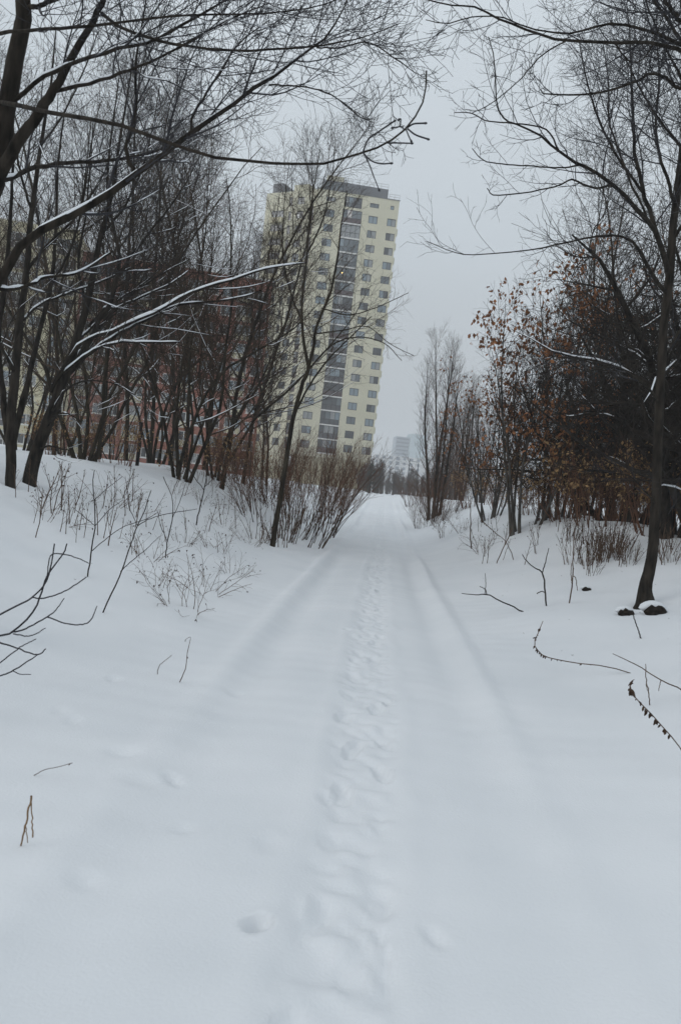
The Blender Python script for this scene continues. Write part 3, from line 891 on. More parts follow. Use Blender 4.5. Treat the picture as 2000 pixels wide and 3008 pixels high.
# ---- the big tree leaning in over the path from beyond the edge on the left
ba = stand(-205, 5.6)
d = 5.6
hero('leaning_tree', 'near tree, thick dark trunk cut by the picture edge, snowy boughs over the path', low(ba, 0.1),
     [[(-190, 1900, d, 105), (-150, 1500, d, 92), (-95, 1050, d, 82), (-45, 700, d, 74), (0, 450, d, 68), (35, 240, d, 60), (72, 0, d, 52), (105, -230, d, 44)],
      [(-62, 820, d, 60), (-25, 590, d - .1, 50), (40, 440, d - .2, 42), (108, 345, d - .2, 36), (168, 250, d - .2, 30), (228, 140, d - .1, 25), (285, 40, d, 21), (330, -60, d, 17)]],
     [([(-100, 1080, d, 50), (-45, 900, 5.3, 40), (10, 812, 5.2, 34), (80, 722, 5.2, 30), (170, 655, 5.2, 27), (265, 600, 5.3, 25), (355, 545, 5.4, 22), (470, 458, 5.5, 19),
        (560, 390, 5.6, 17), (660, 320, 5.7, 14), (745, 262, 5.8, 13), (825, 208, 5.9, 11), (905, 148, 6, 9), (958, 108, 6.1, 7), (1002, 38, 6.2, 5), (1030, -30, 6.2, 3)],
       dict(lv=(16, 8, 4), s=1.0, t0=0.3, thick=0.85, cover=0.97)),
      ([(0, 300, d, 17), (100, 318, 4.9, 15), (260, 345, 4.5, 14), (400, 384, 4.3, 13), (500, 422, 4.2, 12), (600, 455, 4.1, 11), (710, 473, 4.0, 10), (850, 481, 4.0, 9),
        (950, 480, 3.9, 8), (1030, 458, 3.9, 7.5), (1105, 434, 3.8, 7), (1170, 398, 3.8, 6.5), (1220, 343, 3.8, 6), (1246, 280, 3.8, 5.5), (1252, 208, 3.8, 6)],
       dict(lv=(0, 0, 0), snow=False)),
      ([(50, 290, d, 16), (130, 226, 5.4, 14), (230, 180, 5.3, 13), (350, 145, 5.2, 12), (470, 110, 5.2, 10), (560, 60, 5.2, 9), (650, 10, 5.2, 7), (720, -40, 5.2, 5)], dict(lv=(10, 7, 4), cover=0.5)),
      ([(165, 268, d, 14), (280, 241, 5.3, 12), (380, 206, 5.2, 10), (480, 165, 5.2, 8), (580, 110, 5.2, 7), (690, 50, 5.2, 5), (790, 10, 5.2, 3)], dict(lv=(10, 7, 4), cover=0.5)),
      ([(300, 40, d, 12), (360, 82, 5.3, 11), (450, 114, 5.1, 10), (550, 136, 5.0, 9), (700, 149, 4.9, 8), (850, 142, 4.9, 7), (935, 135, 4.9, 6), (1060, 112, 4.9, 4), (1170, 70, 4.9, 3)], dict(lv=(10, 6, 4), snow=False)),
      ([(-60, 110, d, 14), (60, 92, 5.2, 12), (150, 84, 5.1, 11), (250, 78, 5.0, 10), (400, 60, 5.0, 8), (560, 45, 5.0, 7), (760, 40, 5.0, 5), (920, 22, 5.0, 4), (1040, -20, 5.0, 3)], dict(lv=(10, 6, 4), snow=False)),
      ([(75, 30, d, 18), (140, 8, 5.5, 15), (230, -20, 5.5, 12), (330, -60, 5.5, 8)], dict(lv=(6, 6, 3), snow=False)),
      ([(-30, 560, d, 20), (60, 505, 6.2, 17), (180, 480, 6.8, 14), (330, 470, 7.2, 11), (470, 440, 7.4, 8), (590, 380, 7.5, 5)], dict(lv=(10, 7, 4), cover=0.4)),
      ([(395, 520, 5.45, 15), (370, 430, 5.5, 13), (400, 330, 5.6, 11), (398, 220, 5.7, 9), (410, 110, 5.8, 7), (430, 0, 5.8, 5)], dict(lv=(10, 7, 4), snow=False)),
      ([(560, 395, 5.6, 10), (565, 345, 5.7, 9), (600, 285, 5.8, 8), (650, 210, 5.8, 7), (700, 130, 5.8, 5), (790, 60, 5.8, 3)], dict(lv=(8, 7, 4), snow=False)),
      ([(790, 250, 5.85, 6), (850, 252, 5.8, 5), (930, 262, 5.8, 4.5), (990, 290, 5.8, 4), (1060, 345, 5.8, 3), (1100, 350, 5.8, 2)], dict(lv=(8, 6, 3), snow=False, s=.6)),
      ([(930, 140, 6.05, 5), (1000, 140, 6, 5), (1080, 125, 6, 4.5), (1150, 165, 6, 4), (1220, 215, 6, 2.5)], dict(lv=(9, 7, 3), snow=False, s=.6)),
      ([(-20, 850, 5.2, 16), (60, 845, 5.4, 13), (140, 815, 5.6, 11), (230, 800, 5.8, 8), (330, 740, 6, 6)], dict(lv=(7, 6, 3), cover=.9)),
      ], 31, 'bark', 'twig_slate', snow=True)
# the budded end twigs of the long arching bough
_tip = bpy.data.objects['leaning_tree']
def tips(root, lst, m='twig_slate', bud=True):
    loc = np.array(root.location)
    for pts in lst:
        P, R = traced(pts, 10)
        mb = MB().tubes(P - loc, R, 5)
        if bud:
            dirn = unit(P[-1] - P[-2]); t = np.linspace(0, 1, 6)
            mb.tubes(P[-1] - loc + dirn * (t[:, None] - .2) * 0.018, 0.0052 * np.sin(np.clip(t * 3.1, 0, 3.14)) + 0.0008, 6)
        link('end_twig', mb.mesh('end_twig', m), root)
tips(_tip, [[(1066, 447, 3.85, 5), (1082, 408, 3.8, 5), (1115, 385, 3.8, 5), (1156, 357, 3.8, 5)],
            [(1196, 375, 3.8, 5), (1215, 364, 3.8, 5), (1246, 362, 3.8, 5)],
            [(1196, 378, 3.8, 5), (1220, 396, 3.8, 5), (1254, 408, 3.8, 5)],
            [(1188, 382, 3.8, 4), (1178, 372, 3.8, 4), (1156, 375, 3.8, 4)],
            [(1192, 380, 3.8, 4), (1200, 400, 3.8, 4), (1206, 412, 3.8, 4)],
            [(1175, 370, 3.8, 4), (1177, 350, 3.8, 4), (1174, 350, 3.8, 4)],
            [(1130, 420, 3.8, 4.5), (1165, 420, 3.8, 4.5), (1206, 421, 3.8, 4)],
            [(1066, 448, 3.85, 4.5), (1090, 472, 3.8, 4.5), (1118, 481, 3.8, 4.5), (1146, 480, 3.8, 4.5)],
            [(1068, 450, 3.85, 4.5), (1085, 485, 3.85, 4), (1098, 520, 3.85, 3.5), (1112, 555, 3.85, 3)]])

# ---- paired willow trunks on the bank, with snowy boughs
b1 = base(32, 1420, 13.0); b2 = base(86, 1410, 13.0)
d1, d2 = b1[1], b2[1]
hero('willow_tree', 'stout upright willow trunk on the snowy bank, beside the leaning one', low(b1, 0.1),
     [[(32, 1440, d1, 36), (35, 1330, d1, 35), (33, 1230, d1, 34), (45, 1100, d1, 30), (60, 950, d1, 26), (78, 800, d1, 22), (95, 620, d1, 18), (120, 430, d1, 13), (150, 250, d1, 8), (165, 90, d1, 4)],
      [(28, 1300, d1, 26), (8, 1150, d1 + .2, 22), (-5, 1000, d1 + .3, 20), (15, 830, d1 + .3, 17), (30, 660, d1 + .2, 13), (40, 480, d1, 9)],
      [(40, 1290, d1, 24), (75, 1150, d1 + .3, 20), (110, 1000, d1 + .5, 17), (150, 840, d1 + .6, 14), (165, 680, d1 + .6, 11), (170, 500, d1 + .6, 8), (190, 330, d1 + .6, 5)]],
     [([(60, 950, d1, 12), (110, 900, d1 + .3, 10), (190, 865, d1 + .6, 8), (290, 830, d1 + .9, 6), (420, 770, d1 + 1, 4)], {}),
      ([(45, 1100, d1, 13), (0, 1010, d1 - .4, 11), (-50, 930, d1 - .6, 9), (-110, 850, d1 - .8, 6)], {}),
      ([(78, 800, d1, 12), (140, 720, d1 + .3, 10), (220, 640, d1 + .5, 8), (290, 540, d1 + .5, 5), (330, 450, d1 + .5, 4)], {}),
      ([(95, 620, d1, 10), (60, 500, d1 - .3, 8), (40, 380, d1 - .4, 6), (35, 260, d1 - .4, 4)], {}),
      ([(120, 430, d1, 8), (190, 330, d1 + .3, 6), (250, 200, d1 + .4, 4), (290, 90, d1 + .4, 3)], {}),
      ([(15, 830, d1 + .3, 10), (-30, 700, d1, 8), (-60, 560, d1, 6), (-70, 420, d1, 4)], {}),
      ([(150, 840, d1 + .6, 10), (205, 740, d1 + .8, 8), (240, 620, d1 + .9, 6), (255, 480, d1 + .9, 4), (270, 350, d1 + .9, 3)], {}),
      ], 41, 'bark', 'twig', lv=(12, 8, 5), tl=(1.5, 0.75, 0.35))
hero('willow_tree', 'thick willow trunk leaning towards the path on the bank, snow along its spreading boughs', low(b2, 0.1),
     [[(86, 1430, d2, 50), (98, 1360, d2, 46), (130, 1270, d2, 42), (165, 1180, d2, 40), (195, 1090, d2, 36), (225, 1000, d2, 28), (255, 900, d2, 24), (275, 800, d2, 21), (298, 690, d2, 18),
       (330, 570, d2, 14), (350, 430, d2, 10), (375, 280, d2, 6), (395, 150, d2, 4)]],
     [([(195, 1105, d2, 22), (235, 1060, d2 - .1, 19), (290, 950, d2 - .2, 17), (330, 880, d2 - .2, 15), (345, 810, d2 - .2, 14), (352, 740, d2 - .2, 12), (325, 640, d2 - .1, 11), (315, 520, d2, 9), (330, 380, d2, 6), (350, 230, d2, 4)], dict(cover=.8)),
      ([(345, 815, d2 - .2, 11), (380, 760, d2, 10), (430, 695, d2 + .1, 9), (490, 620, d2 + .2, 7), (545, 540, d2 + .3, 5), (590, 450, d2 + .3, 3)], dict(cover=.8)),
      ([(150, 1150, d2, 16), (230, 1018, d2 - .3, 12), (330, 973, d2 - .5, 11), (450, 920, d2 - .6, 10), (560, 860, d2 - .6, 9), (680, 822, d2 - .6, 8), (780, 790, d2 - .6, 6), (900, 772, d2 - .6, 4)], dict(cover=.98, thick=.95, lv=(9, 5, 3))),
      ([(190, 1090, d2, 13), (300, 1012, d2 - .4, 11), (380, 965, d2 - .5, 10), (450, 930, d2 - .5, 9), (530, 895, d2 - .5, 8), (640, 885, d2 - .5, 7), (720, 870, d2 - .5, 5), (768, 852, d2 - .5, 4)], dict(cover=.98, thick=.95, lv=(9, 5, 3))),
      ([(170, 1110, d2, 10), (250, 1045, d2 - .4, 9), (335, 1008, d2 - .5, 8), (430, 1006, d2 - .5, 7), (530, 1005, d2 - .5, 5)], dict(cover=.98, thick=.9, lv=(7, 5, 3))),
      ([(260, 960, d2 - .1, 10), (310, 905, d2, 9), (345, 903, d2, 8), (430, 866, d2, 7), (510, 828, d2, 5), (560, 790, d2, 4)], dict(cover=.98, thick=.9, lv=(7, 5, 3))),
      ([(225, 1000, d2, 12), (280, 955, d2 + .4, 10), (350, 880, d2 + .5, 8), (400, 850, d2 + .5, 6), (450, 810, d2 + .5, 4)], dict(cover=.9, lv=(7, 5, 3))),
      ([(200, 1085, d2, 13), (260, 1000, d2 + .6, 11), (350, 900, d2 + 1, 9), (450, 820, d2 + 1.2, 6), (560, 760, d2 + 1.2, 4)], dict(cover=.6)),
      ([(255, 900, d2, 10), (230, 780, d2 + .4, 9), (250, 650, d2 + .6, 7), (265, 500, d2 + .6, 5), (275, 360, d2 + .6, 3)], dict(cover=.3)),
      ([(298, 690, d2, 9), (370, 600, d2 + .4, 7), (420, 490, d2 + .5, 6), (450, 370, d2 + .5, 4), (470, 250, d2 + .5, 3)], dict(cover=.3)),
      ([(150, 1220, d2, 10), (190, 1150, d2 - .4, 8), (250, 1120, d2 - .6, 6), (330, 1125, d2 - .7, 4), (400, 1160, d2 - .7, 3)], dict(cover=.4, lv=(8, 5, 3))),
      ([(140, 1255, d2, 8), (165, 1220, d2 - .5, 6), (200, 1215, d2 - .7, 5), (240, 1240, d2 - .8, 3)], dict(cover=.3, lv=(4, 3, 0))),
      ([(118, 1320, d2, 7), (145, 1310, d2 - .5, 6), (185, 1320, d2 - .6, 5), (205, 1323, d2 - .6, 3)], dict(cover=0, lv=(2, 0, 0))),
      ], 42, 'bark', 'twig', lv=(12, 8, 5), tl=(1.4, 0.7, 0.35))

# ---- slender leaning tree at the path edge, in front of the tower
b3 = base(800, 1604, 15.5); d3 = b3[1]
hero('slender_tree', 'slender leaning tree rising from the path edge in front of the tower', low(b3, 0.1),
     [[(799, 1612, d3, 21), (812, 1530, d3, 20), (830, 1420, d3, 19), (848, 1310, d3, 17), (866, 1210, d3, 16), (884, 1140, d3, 15), (900, 1100, d3, 15), (905, 1075, d3, 13), (893, 1010, d3, 11), (886, 900, d3, 9), (900, 760, d3, 7), (915, 600, d3, 5), (940, 440, d3, 3)]],
     [([(900, 1102, d3, 12), (915, 1050, d3 - .1, 11), (930, 960, d3 - .2, 10), (960, 890, d3 - .2, 9), (985, 800, d3 - .2, 7), (1000, 680, d3 - .2, 5), (1020, 560, d3 - .2, 3)], dict(lv=(12, 7, 4), t0=.25)),
      ([(866, 1215, d3, 8), (905, 1140, d3 + .3, 7), (960, 1060, d3 + .5, 6), (1030, 990, d3 + .6, 4), (1090, 930, d3 + .6, 3)], dict(lv=(9, 6, 3))),
      ([(905, 1085, d3, 6), (980, 1010, d3 - .3, 5), (1060, 990, d3 - .5, 4), (1130, 1010, d3 - .6, 3), (1180, 1060, d3 - .6, 2)], dict(lv=(7, 4, 2), s=.5)),
      ([(945, 905, d3 - .2, 5), (1020, 925, d3 - .5, 4), (1100, 905, d3 - .6, 3), (1200, 860, d3 - .6, 2)], dict(lv=(6, 3, 2), s=.45)),
      ([(930, 980, d3 - .2, 5), (1010, 970, d3 - .4, 4), (1080, 960, d3 - .5, 3), (1145, 1010, d3 - .5, 2.4), (1215, 1045, d3 - .5, 2)], dict(lv=(6, 3, 2), s=.4)),
      ([(890, 950, d3, 7), (850, 850, d3 + .3, 6), (830, 740, d3 + .4, 5), (835, 600, d3 + .4, 3), (850, 480, d3 + .4, 2)], dict(lv=(12, 7, 4))),
      ([(905, 740, d3, 6), (950, 640, d3 + .2, 5), (975, 520, d3 + .3, 3), (985, 420, d3 + .3, 2)], dict(lv=(10, 6, 4))),
      ], 43, 'bark_olive', 'twig_brown', lv=(10, 7, 4), tl=(1.1, 0.55, 0.3), snow=False)

# ---- tree on the right bank with its roots in a snow hollow
b4 = base(1893, 1775, 10.5); d4 = b4[1]
hero('bank_tree', 'tree with crooked olive trunk standing in a snow hollow on the bank', low(b4, 0.15),
     [[(1888, 1800, d4, 78), (1891, 1762, d4, 60), (1895, 1735, d4, 47), (1902, 1690, d4, 40), (1918, 1610, d4, 36), (1926, 1500, d4, 33), (1930, 1350, d4, 31), (1935, 1180, d4, 30), (1945, 1000, d4, 29), (1960, 850, d4, 29), (1975, 700, d4, 27), (1990, 550, d4, 22), (2010, 400, d4, 18), (2020, 250, d4, 14), (2010, 100, d4, 9), (1990, -60, d4, 6)]],
     [([(1962, 800, d4, 20), (1935, 700, d4 - .3, 17), (1900, 645, d4 - .5, 16), (1850, 592, d4 - .7, 14), (1800, 546, d4 - .9, 12), (1735, 497, d4 - 1.1, 11), (1690, 481, d4 - 1.2, 10), (1632, 436, d4 - 1.4, 8), (1588, 400, d4 - 1.5, 7), (1535, 372, d4 - 1.6, 6), (1492, 357, d4 - 1.6, 5.5), (1472, 335, d4 - 1.6, 5), (1456, 290, d4 - 1.6, 4.5), (1453, 185, d4 - 1.6, 4), (1434, 108, d4 - 1.6, 3)], dict(lv=(12, 5, 3), t0=.1, up=.09)),
      ([(1965, 780, d4, 18), (1930, 690, d4 + .1, 16), (1893, 580, d4 + .2, 14), (1870, 480, d4 + .2, 12), (1858, 370, d4 + .2, 10), (1855, 250, d4 + .2, 8), (1850, 130, d4 + .2, 5), (1840, 10, d4 + .2, 3)], dict(lv=(14, 8, 4))),
      ([(1955, 860, d4, 14), (1900, 780, d4 - .4, 12), (1850, 705, d4 - .7, 9), (1760, 694, d4 - 1, 7), (1650, 715, d4 - 1.3, 5.5), (1550, 735, d4 - 1.5, 4.2), (1400, 748, d4 - 1.8, 3.4), (1330, 740, d4 - 1.9, 2.8), (1254, 709, d4 - 2, 2)], dict(lv=(9, 4, 2), s=.7, up=.08)),
      ([(1800, 546, d4 - .9, 8), (1740, 552, d4 - 1.1, 7), (1680, 528, d4 - 1.3, 6), (1640, 545, d4 - 1.4, 5), (1560, 563, d4 - 1.6, 4.5), (1455, 574, d4 - 1.8, 4), (1430, 553, d4 - 1.9, 3)], dict(lv=(7, 4, 2), s=.5)),
      ([(1700, 486, d4 - 1.2, 6), (1640, 493, d4 - 1.4, 5), (1560, 488, d4 - 1.6, 4.5), (1480, 483, d4 - 1.8, 4), (1420, 471, d4 - 1.9, 3.5), (1386, 436, d4 - 2, 2.5)], dict(lv=(5, 3, 2), s=.4)),
      ([(1640, 442, d4 - 1.4, 6), (1600, 378, d4 - 1.5, 5), (1500, 362, d4 - 1.7, 4.5), (1430, 355, d4 - 1.8, 4), (1385, 332, d4 - 1.9, 3.5), (1335, 331, d4 - 1.9, 2.5)], dict(lv=(5, 3, 2), s=.4)),
      ([(1985, 600, d4, 12), (1940, 470, d4 - .3, 10), (1925, 350, d4 - .4, 8), (1935, 220, d4 - .4, 6), (1925, 80, d4 - .4, 4)], dict(lv=(14, 8, 4))),
      ([(1890, 570, d4 + .2, 9), (1800, 440, d4 + .4, 8), (1750, 330, d4 + .5, 7), (1720, 230, d4 + .5, 5), (1700, 120, d4 + .5, 3)], dict(lv=(13, 8, 4))),
      ([(1900, 645, d4 - .5, 8), (1830, 480, d4 - .2, 7), (1790, 360, d4, 6), (1785, 240, d4, 4), (1770, 120, d4, 3)], dict(lv=(13, 8, 4))),
      ([(1975, 705, d4, 12), (2030, 620, d4 - .3, 10), (2080, 500, d4 - .5, 8), (2090, 350, d4 - .5, 5)], dict(lv=(9, 6, 3))),
      ([(1935, 1180, d4, 10), (1880, 1120, d4 - .5, 8), (1800, 1080, d4 - .8, 7), (1720, 1090, d4 - 1, 5), (1660, 1060, d4 - 1, 3)], dict(lv=(7, 5, 3), s=.7)),
      ([(1940, 1080, d4, 9), (1990, 980, d4 + .3, 8), (2050, 900, d4 + .4, 6)], dict(lv=(7, 6, 3))),
      ([(1926, 1480, d4, 6), (1890, 1440, d4 - .3, 5), (1850, 1400, d4 - .4, 4), (1800, 1390, d4 - .4, 3)], dict(lv=(6, 4, 2), s=.5)),
      ([(1932, 1560, d4, 5), (1965, 1500, d4 - .2, 4), (2000, 1450, d4 - .3, 3)], dict(lv=(4, 3, 0), s=.5)),
      ], 44, 'bark', 'twig_slate', lv=(10, 6, 4), tl=(1.0, 0.5, 0.28), snow=False)

# ---- a second near tree whose boughs come in at the upper right
b5 = stand(2210, 7.0); d5 = b5[1]
hero('overhanging_tree', 'tree outside the picture edge whose bare boughs arch in across the upper sky', low(b5, 0.1),
     [[(2190, 1960, d5, 90), (2200, 1500, d5, 80), (2190, 1000, d5, 72), (2170, 600, d5, 60), (2150, 300, d5, 48), (2120, 0, d5, 36), (2110, -200, d5, 26)]],
     [([(2150, 260, d5, 22), (2050, 175, d5 - .3, 16), (1980, 142, d5 - .5, 13), (1900, 128, d5 - .6, 11.5), (1800, 124, d5 - .7, 10.5), (1655, 117, d5 - .8, 9), (1560, 94, d5 - .9, 8), (1475, 58, d5 - 1, 7), (1400, 22, d5 - 1, 6), (1330, 16, d5 - 1, 5), (1240, -5, d5 - 1, 4)], dict(lv=(10, 4, 2), s=.6)),
      ([(2110, 190, d5, 18), (2030, 150, d5 - .2, 14), (1960, 110, d5 - .3, 11), (1870, 82, d5 - .4, 9), (1790, 70, d5 - .5, 8), (1720, 88, d5 - .6, 7), (1650, 96, d5 - .7, 6), (1560, 86, d5 - .8, 5), (1480, 52, d5 - .9, 4.5), (1420, 48, d5 - 1, 4), (1370, 52, d5 - 1, 4), (1310, 70, d5 - 1, 3.5), (1250, 58, d5 - 1, 2.5)], dict(lv=(9, 4, 2), s=.5)),
      ([(2160, 420, d5, 18), (2060, 290, d5 - .2, 13), (1990, 262, d5 - .3, 11), (1925, 215, d5 - .4, 10), (1865, 240, d5 - .5, 9), (1800, 262, d5 - .6, 8), (1740, 276, d5 - .7, 7), (1660, 279, d5 - .8, 5.5), (1600, 276, d5 - .8, 4.5), (1586, 262, d5 - .8, 3.5)], dict(lv=(10, 6, 3), s=.6)),
      ([(2140, 120, d5, 18), (2050, 60, d5 - .2, 15), (2000, 60, d5 - .2, 15), (1965, 20, d5 - .2, 13), (1930, -40, d5 - .2, 11)], dict(lv=(9, 6, 3))),
      ([(1800, 124, d5 - .7, 6), (1850, 180, d5 - .6, 5), (1900, 160, d5 - .5, 4), (1950, 40, d5 - .4, 3)], dict(lv=(8, 5, 3), s=.6)),
      ([(1665, 118, d5 - .8, 5), (1600, 155, d5 - .9, 4.5), (1560, 195, d5 - 1, 4), (1520, 240, d5 - 1, 3.5), (1440, 305, d5 - 1, 3), (1386, 332, d5 - 1, 2.5)], dict(lv=(5, 3, 2), s=.4)),
      ([(2150, 330, d5, 16), (2050, 200, d5 + .4, 13), (1960, 60, d5 + .6, 10), (1890, -40, d5 + .7, 6)], dict(lv=(13, 9, 5), s=1.2)),
      ([(2165, 500, d5, 16), (2080, 380, d5 + .6, 12), (2000, 230, d5 + .9, 9), (1930, 90, d5 + 1, 6), (1880, -40, d5 + 1, 4)], dict(lv=(14, 9, 5), s=1.2)),
      ([(2170, 600, d5, 15), (2070, 520, d5 + .5, 11), (1980, 410, d5 + .8, 8), (1900, 300, d5 + 1, 6), (1830, 160, d5 + 1, 4)], dict(lv=(14, 9, 5), s=1.2)),
      ], 45, 'bark', 'twig_slate', lv=(10, 6, 4), tl=(0.95, 0.45, 0.24), snow=False)

# ---- near bush at the left edge, low over the snow
b6 = stand(-250, 4.2); d6 = b6[1]
hero('near_bush', 'out-of-focus bare bush reaching in at the picture edge, low over the snow', low(b6, 0.05),
     [[(-230, 2130, d6, 16), (-200, 2060, d6, 14), (-150, 1960, d6, 12), (-60, 1842, d6, 8), (0, 1806, d6, 7), (60, 1775, d6, 6.5), (95, 1755, d6, 6), (135, 1712, d6, 5.5), (152, 1655, d6, 5), (161, 1597, d6, 4.5)]],
     [([(95, 1755, d6, 5), (130, 1757, d6, 5), (190, 1737, d6, 4.5), (255, 1695, d6, 4)], dict(lv=(0, 0, 0))),
      ([(-190, 2050, d6, 9), (-60, 1885, d6, 8), (30, 1861, d6, 7), (98, 1797, d6, 6.5), (125, 1738, d6, 6), (140, 1690, d6, 5.5), (186, 1628, d6, 5), (198, 1597, d6, 4.5)], dict(lv=(0, 0, 0))),
      ([(140, 1690, d6, 4), (150, 1632, d6, 4), (190, 1628, d6, 4), (230, 1640, d6, 3.5), (262, 1655, d6, 3)], dict(lv=(0, 0, 0))),
      ([(30, 1861, d6, 6), (80, 1845, d6, 5.5), (138, 1812, d6, 5), (165, 1792, d6, 4), (190, 1757, d6, 3)], dict(lv=(0, 0, 0))),
      ([(138, 1812, d6, 5), (195, 1831, d6, 4.5), (240, 1834, d6, 4.5), (267, 1822, d6, 4), (286, 1780, d6, 3)], dict(lv=(0, 0, 0))),
      ([(-180, 2000, d6, 7), (-60, 1870, d6, 6), (0, 1887, d6, 6), (55, 1906, d6, 5), (110, 1923, d6, 5), (135, 1906, d6, 4)], dict(lv=(0, 0, 0))),
      ([(-200, 2090, d6, 7), (-80, 2010, d6, 6), (0, 1986, d6, 5), (40, 1970, d6, 5), (110, 1924, d6, 4)], dict(lv=(0, 0, 0))),
      ([(-60, 1990, d6, 5), (0, 1948, d6, 4.5), (60, 1902, d6, 4), (107, 1877, d6, 3)], dict(lv=(0, 0, 0))),
      ([(40, 1862, d6, 4.5), (90, 1868, d6, 4), (135, 1845, d6, 3)], dict(lv=(0, 0, 0))),
      ([(38, 1970, d6, 3.5), (60, 1980, d6, 3), (92, 1981, d6, 2.5)], dict(lv=(0, 0, 0))),
      ], 46, 'twig_slate', 'twig_slate', cat='bush', snow=False)

# ---- the rest of the wood, tree by tree
rng = np.random.default_rng(77)
def many(kind, spots, name, label, group, cat='tree', variants=2, sc=(0.85, 1.15), tilt=0.04, labels=None):
    for i, s in enumerate(spots):
        px, dep = s[0], s[1]
        k = s[2] if len(s) > 2 else sc[0] + (sc[1] - sc[0]) * rng.random()
        p = stand(px, dep)
        lb = labels[i] if labels else label
        plant(kind, i % variants, name, lb, low(p, 0.05), rng.random() * 6.28, k, None if labels else group, cat,
              (rng.normal() * tilt, rng.normal() * tilt))

many('willow', [(535, 19.5, 1.0), (632, 22, 0.95), (455, 25, 1.05), (250, 17.5, 1.0)], 'willow_tree', '', None, labels=[
    'many-stemmed willow fanning out on the bank crest, snow in its forks, below the brick block',
    'dark many-stemmed willow on the bank between the fanning willow and the tower',
    'bushy willow farther back on the bank, just beyond the black post',
    'thin-trunked willow just behind the leaning willow trunk'])
many('willow', [(-90, 22), (60, 26), (190, 31), (330, 36, .7), (-160, 28)], 'willow_tree',
     '', None, labels=['bare willow in front of the cream block, nearest the picture edge', 'bare willow rising between the paired willow trunks and the cream block',
             'bare willow far back where the cream block meets the brick block', 'bare willow standing closest before the middle of the brick block',
             'farthest-back willow in front of the cream block, mostly past the picture edge'])
many('alder', [(655, 21, .92), (715, 25, .95), (600, 27, 1.05), (785, 30, .75), (545, 24, 1.0), (770, 40, 1.0)], 'alder_tree', '', None, tilt=.02, labels=[
    'tall slender bare tree, first of the upright ones beside the tower',
    'tall thin tree whose fine top stands against the tower wing',
    'tall bare tree with dense twigs at the end of the brick block',
    'shorter bare tree close against the tower facade',
    'slender bare tree rising over the middle of the brick block',
    'bare tree farther back, its top crossing the tower roof corner'])
many('alder', [(160, 22, 1.0), (370, 24, 1.05), (500, 30, 1.2), (-40, 26, 1.1), (290, 26, 1.1), (440, 28, 1.15)], 'alder_tree',
     '', None, tilt=.03, labels=['tall bare tree rising just behind the leaning willow trunk', 'tall bare tree directly behind the black post',
             'tallest bare tree behind the fanning willow, before the brick block', 'tall bare tree in front of the cream block at the picture edge',
             'tall bare tree between the leaning willow trunk and the black post', 'tall bare tree between the black post and the fanning willow'])
# osier bushes along the left edge of the path
for px, dep, k, lb in ((862, 19.5, 1.0, 'bush of reddish shoots nearest along the path edge below the tower'),
                      (905, 23, 1.05, 'thick reddish osier bush, second along the path edge below the tower'),
                      (928, 29, 1.15, 'reddish brown osier bush, third along the path edge below the tower'),
                      (948, 42, 1.2, 'last reddish bush on the path edge, against the tower corner'),
                      (760, 24, 0.9, 'low reddish bush behind the slender leaning tree on the bank')):
    p = stand(px, dep)
    plant('osier', int(px) % 2, 'osier_bush', lb, low(p, 0.05), px * 0.7, k, None, 'bush', (0.0, 0.06))
# right side
p = stand(1280, 38)
plant('poplar', 0, 'poplar_tree', 'narrow upright poplar clump at the far end of the path', low(p, .05), 0.5, 0.84)
many('poplar', [(1345, 62, .95), (1405, 70, 1.0), (1310, 90, 1.0)], 'poplar_tree', '', None, variants=2, tilt=.01, labels=[
    'grey poplar just behind the narrow poplar clump', 'grey poplar between the poplar clump and the rust-leaved young trees', 'far grey poplar showing past the narrow poplar clump'])
for px, dep, k, lb in ((1545, 18.5, 1.12, 'young tree holding rust-brown dead leaves, on the snow bank crest'),
                       (1445, 25, 0.95, 'slimmer young tree with few rust-brown leaves at its top, nearest the poplar clump'),
                       (1640, 19, 1.25, 'bushy young tree with rust-brown leaves, beside the dark thorn trees')):
    plant('rusty', px % 2, 'young_tree', lb, low(stand(px, dep), .05), px * .3, k)
many('cone', [(1690, 33, 1.0), (1610, 60, 1.1)], 'conical_tree', '', None, tilt=.01, labels=['tall conical bare tree towering behind the rust-leaved young trees', 'distant conical bare tree behind the rust-leaved young trees'])
many('thorn', [(1800, 19, 1.0), (1865, 16.5, 1.1), (1975, 14.5, 1.05), (2080, 14, 1.1)], 'thorn_tree', '', None, labels=[
    'dense dark thorn tree with snowy limbs, beside the rust-leaved young trees',
    'dense dark thorn tree just behind the crooked olive trunk',
    'dark tangled thorn tree at the picture edge behind the crooked olive trunk',
    'dark thorn tree mostly cut by the picture edge on the bank'])
many('thorn', [(1720, 26, .8), (1820, 27, .85), (1930, 23, .9), (2040, 21, .9)], 'thorn_tree',
     '', None, labels=['dark spreading tree under the tall conical tree in the thicket', 
             'dark spreading tree deep in the thicket, midway between conical tree and olive trunk', 'dark spreading tree deep in the thicket right behind the olive trunk',
             'dark spreading tree deep in the thicket, cut by the picture edge'])
many('alder', [(1830, 19, .8), (1760, 24, .9), (1900, 26, 1.0), (1975, 22, 1.0), (1590, 38, .95)], 'alder_tree',
     '', None, tilt=.02, labels=['slim tall tree standing out of the thicket, second beyond the conical tree', 'slim tall tree standing out of the thicket, next to the conical tree',
             'slim tall tree in the thicket just beside the olive trunk', 'slim tall tree in the thicket at the picture edge, past the olive trunk', 'slim far tree between the rust-leaved trees and the conical tree'])
